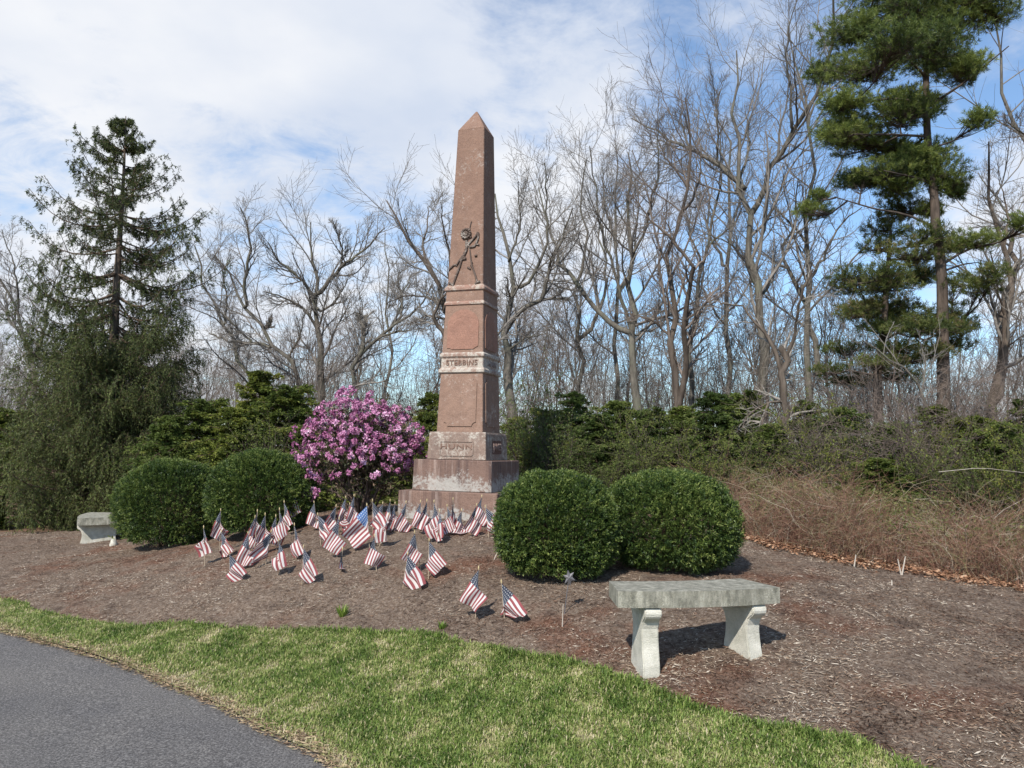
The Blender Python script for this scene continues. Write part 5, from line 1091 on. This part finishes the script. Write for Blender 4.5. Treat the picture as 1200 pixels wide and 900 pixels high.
BP = [brush_proto(151), brush_proto(152)]; GP = [brush_proto(153, twig=M_TWG), brush_proto(154, twig=M_TWG), brush_proto(155, twig=M_TWD)]
for i, (px, Yd, s, lab) in enumerate([(1010, 11.0, .9, 'reddish leafless shrub under the browning pine'), (1075, 10.4, 1.1, 'reddish leafless shrub in front of the white pine trunk'), (1130, 10.9, 1.15, 'reddish leafless shrub right of the white pine trunk'), (1185, 11.2, 1.2, 'reddish leafless shrub below the leaning dark trunks'), (955, 11.2, .85, 'reddish leafless shrub right of the broken tree'), (890, 13.5, 1.0, 'reddish leafless shrub behind the broken tree'), (425, 14.5, .9, 'leafless shrub behind the rhododendron'), (615, 14.5, 1.0, 'leafless shrub right behind the monument'), (-5, 17, 1.1, 'leafless shrub at the left edge of the photo'), (1050, 13.6, 1.35, 'tall leafless shrub between the two pines')]):
    x = (px - 600) / FOC * Yd; loc = (x, Yd, h1(x, Yd))
    if i < 2: o = BP[i]; o.location = loc; o.scale = (s,) * 3; tag(o, lab, 'shrub', 'leafless shrubs at the wood edge')
    else: dup(BP[i % 2], loc, i * 1.9, s, lab)

def far_brush():
    g = np.random.default_rng(160)
    for i in range(66):
        px = -40 + 1280 * (i + g.random()) / 66; Yd = 18 + 10 * g.random(); x = (px - 600) / FOC * Yd; sc = 1.5 + 1.0 * g.random(); loc = (x, Yd, h1(x, Yd)); scl = (sc * .6, sc * .6, sc); lab = 'slender grey sapling clump among many alike in the understory of the wood'
        if i < 3: o = GP[i]; o.location = loc; o.rotation_euler = (0, 0, i); o.scale = scl; tag(o, lab, 'shrub', 'saplings in the understory')
        else: dup(GP[i % 3], loc, i * 1.9, scl, lab)
far_brush()

# green leafy shrubs mixed into the hedge
def leafy_proto(seed, h=1.7):
    g = np.random.default_rng(seed); n = 14; a = g.random(n) * 6.283; k = 7; u = np.linspace(0, 1, k); L = h * (.55 + .45 * g.random(n)); sp = .15 + .35 * g.random(n); q = np.zeros((n, k, 3)); q[:, :, 0] = (np.cos(a) * sp * L)[:, None] * u ** 1.3; q[:, :, 1] = (np.sin(a) * sp * L)[:, None] * u ** 1.3; q[:, :, 2] = L[:, None] * u; q[:, 1:] += .025 * g.normal(size=(n, k - 1, 3))
    r = np.tile(np.linspace(.008, .002, k), (n, 1)); root = empty('leafy_shrub', (0, 0, 0)); a1, s1 = sprout(q, r, 9, (.15, .98), (25, 60), (.2, .42), .6, 5, .15, .06, g, .0018); a2, s2 = sprout(a1, s1, 5, (.15, .98), (25, 60), (.35, .6), .65, 4, .15, .03, g, .0014)
    V, F = cat([tubes(q, r, 4), tubes(a1, s1, 3), tubes(a2, s2, 3)]); mesh_np('stems', V, F, M_BROWN, root)
    p, T, ids = along(np.r_[a2], 11, g, .15); m = len(p); V, F = leaves(p, T * .5 + .7 * g.normal(size=(m, 3)), g.normal(size=(m, 3)) + np.array((0, 0, .7)), .022 + .02 * g.random(m), .009 + .008 * g.random(m))
    mesh_np('foliage', V, F, M_SHRUB, root, rnd=np.clip(.5 + .22 * g.normal(size=m), 0, 1)); return root
M_SHRUB = leaf_mat('shrub_leaf', [(0, (.05, .075, .02)), (.4, (.11, .15, .035)), (.7, (.17, .21, .05)), (1, (.27, .28, .09))], .35, .55, each=True)
LS = [leafy_proto(171), leafy_proto(172)]
for i, (px, Yd, sc, lab) in enumerate([(622, 11.6, .95, 'loose light green shrub beside the monument right edge, before the hemlocks'), (655, 11.2, .8, 'loose light green shrub above the first round bush right of the monument'), (712, 11.0, .85, 'loose light green shrub above the gap between the right round bushes'), (752, 11.3, .95, 'loose light green shrub above the bush behind the bench'), (822, 11.2, 1.0, 'loose light green shrub right of the round bushes, before the dark hemlocks'), (880, 10.9, .9, 'loose light green shrub rising from the left end of the brambles'), (965, 10.8, 1.0, 'loose light green shrub rising from the brambles right of the broken tree'), (1020, 10.5, .9, 'loose light green shrub below the browning pine'), (1072, 10.2, 1.0, 'loose light green shrub left of the white pine foot'), (1120, 9.9, .95, 'loose light green shrub right of the white pine foot'), (1160, 9.6, 1.0, 'loose light green shrub before the leaning dark trunks'), (1195, 9.3, .9, 'loose light green shrub at the right end of the brambles'), (225, 11.6, .9, 'loose light green shrub above the leftmost round bush'), (322, 11.4, .95, 'loose light green shrub between the hemlocks and the rhododendron')]):
    x = (px - 600) / FOC * Yd; loc = (x, Yd, h1(x, Yd) - .02)
    if i < 2: o = LS[i]; o.location = loc; o.scale = (sc,) * 3; tag(o, lab, 'shrub', 'green shrubs of the hedge')
    else: v = (.72, .95, .6, .85, .68)[i % 5]; dup(LS[i % 2], loc, i * 1.9, (sc * .9, sc * .9, sc * v), lab)
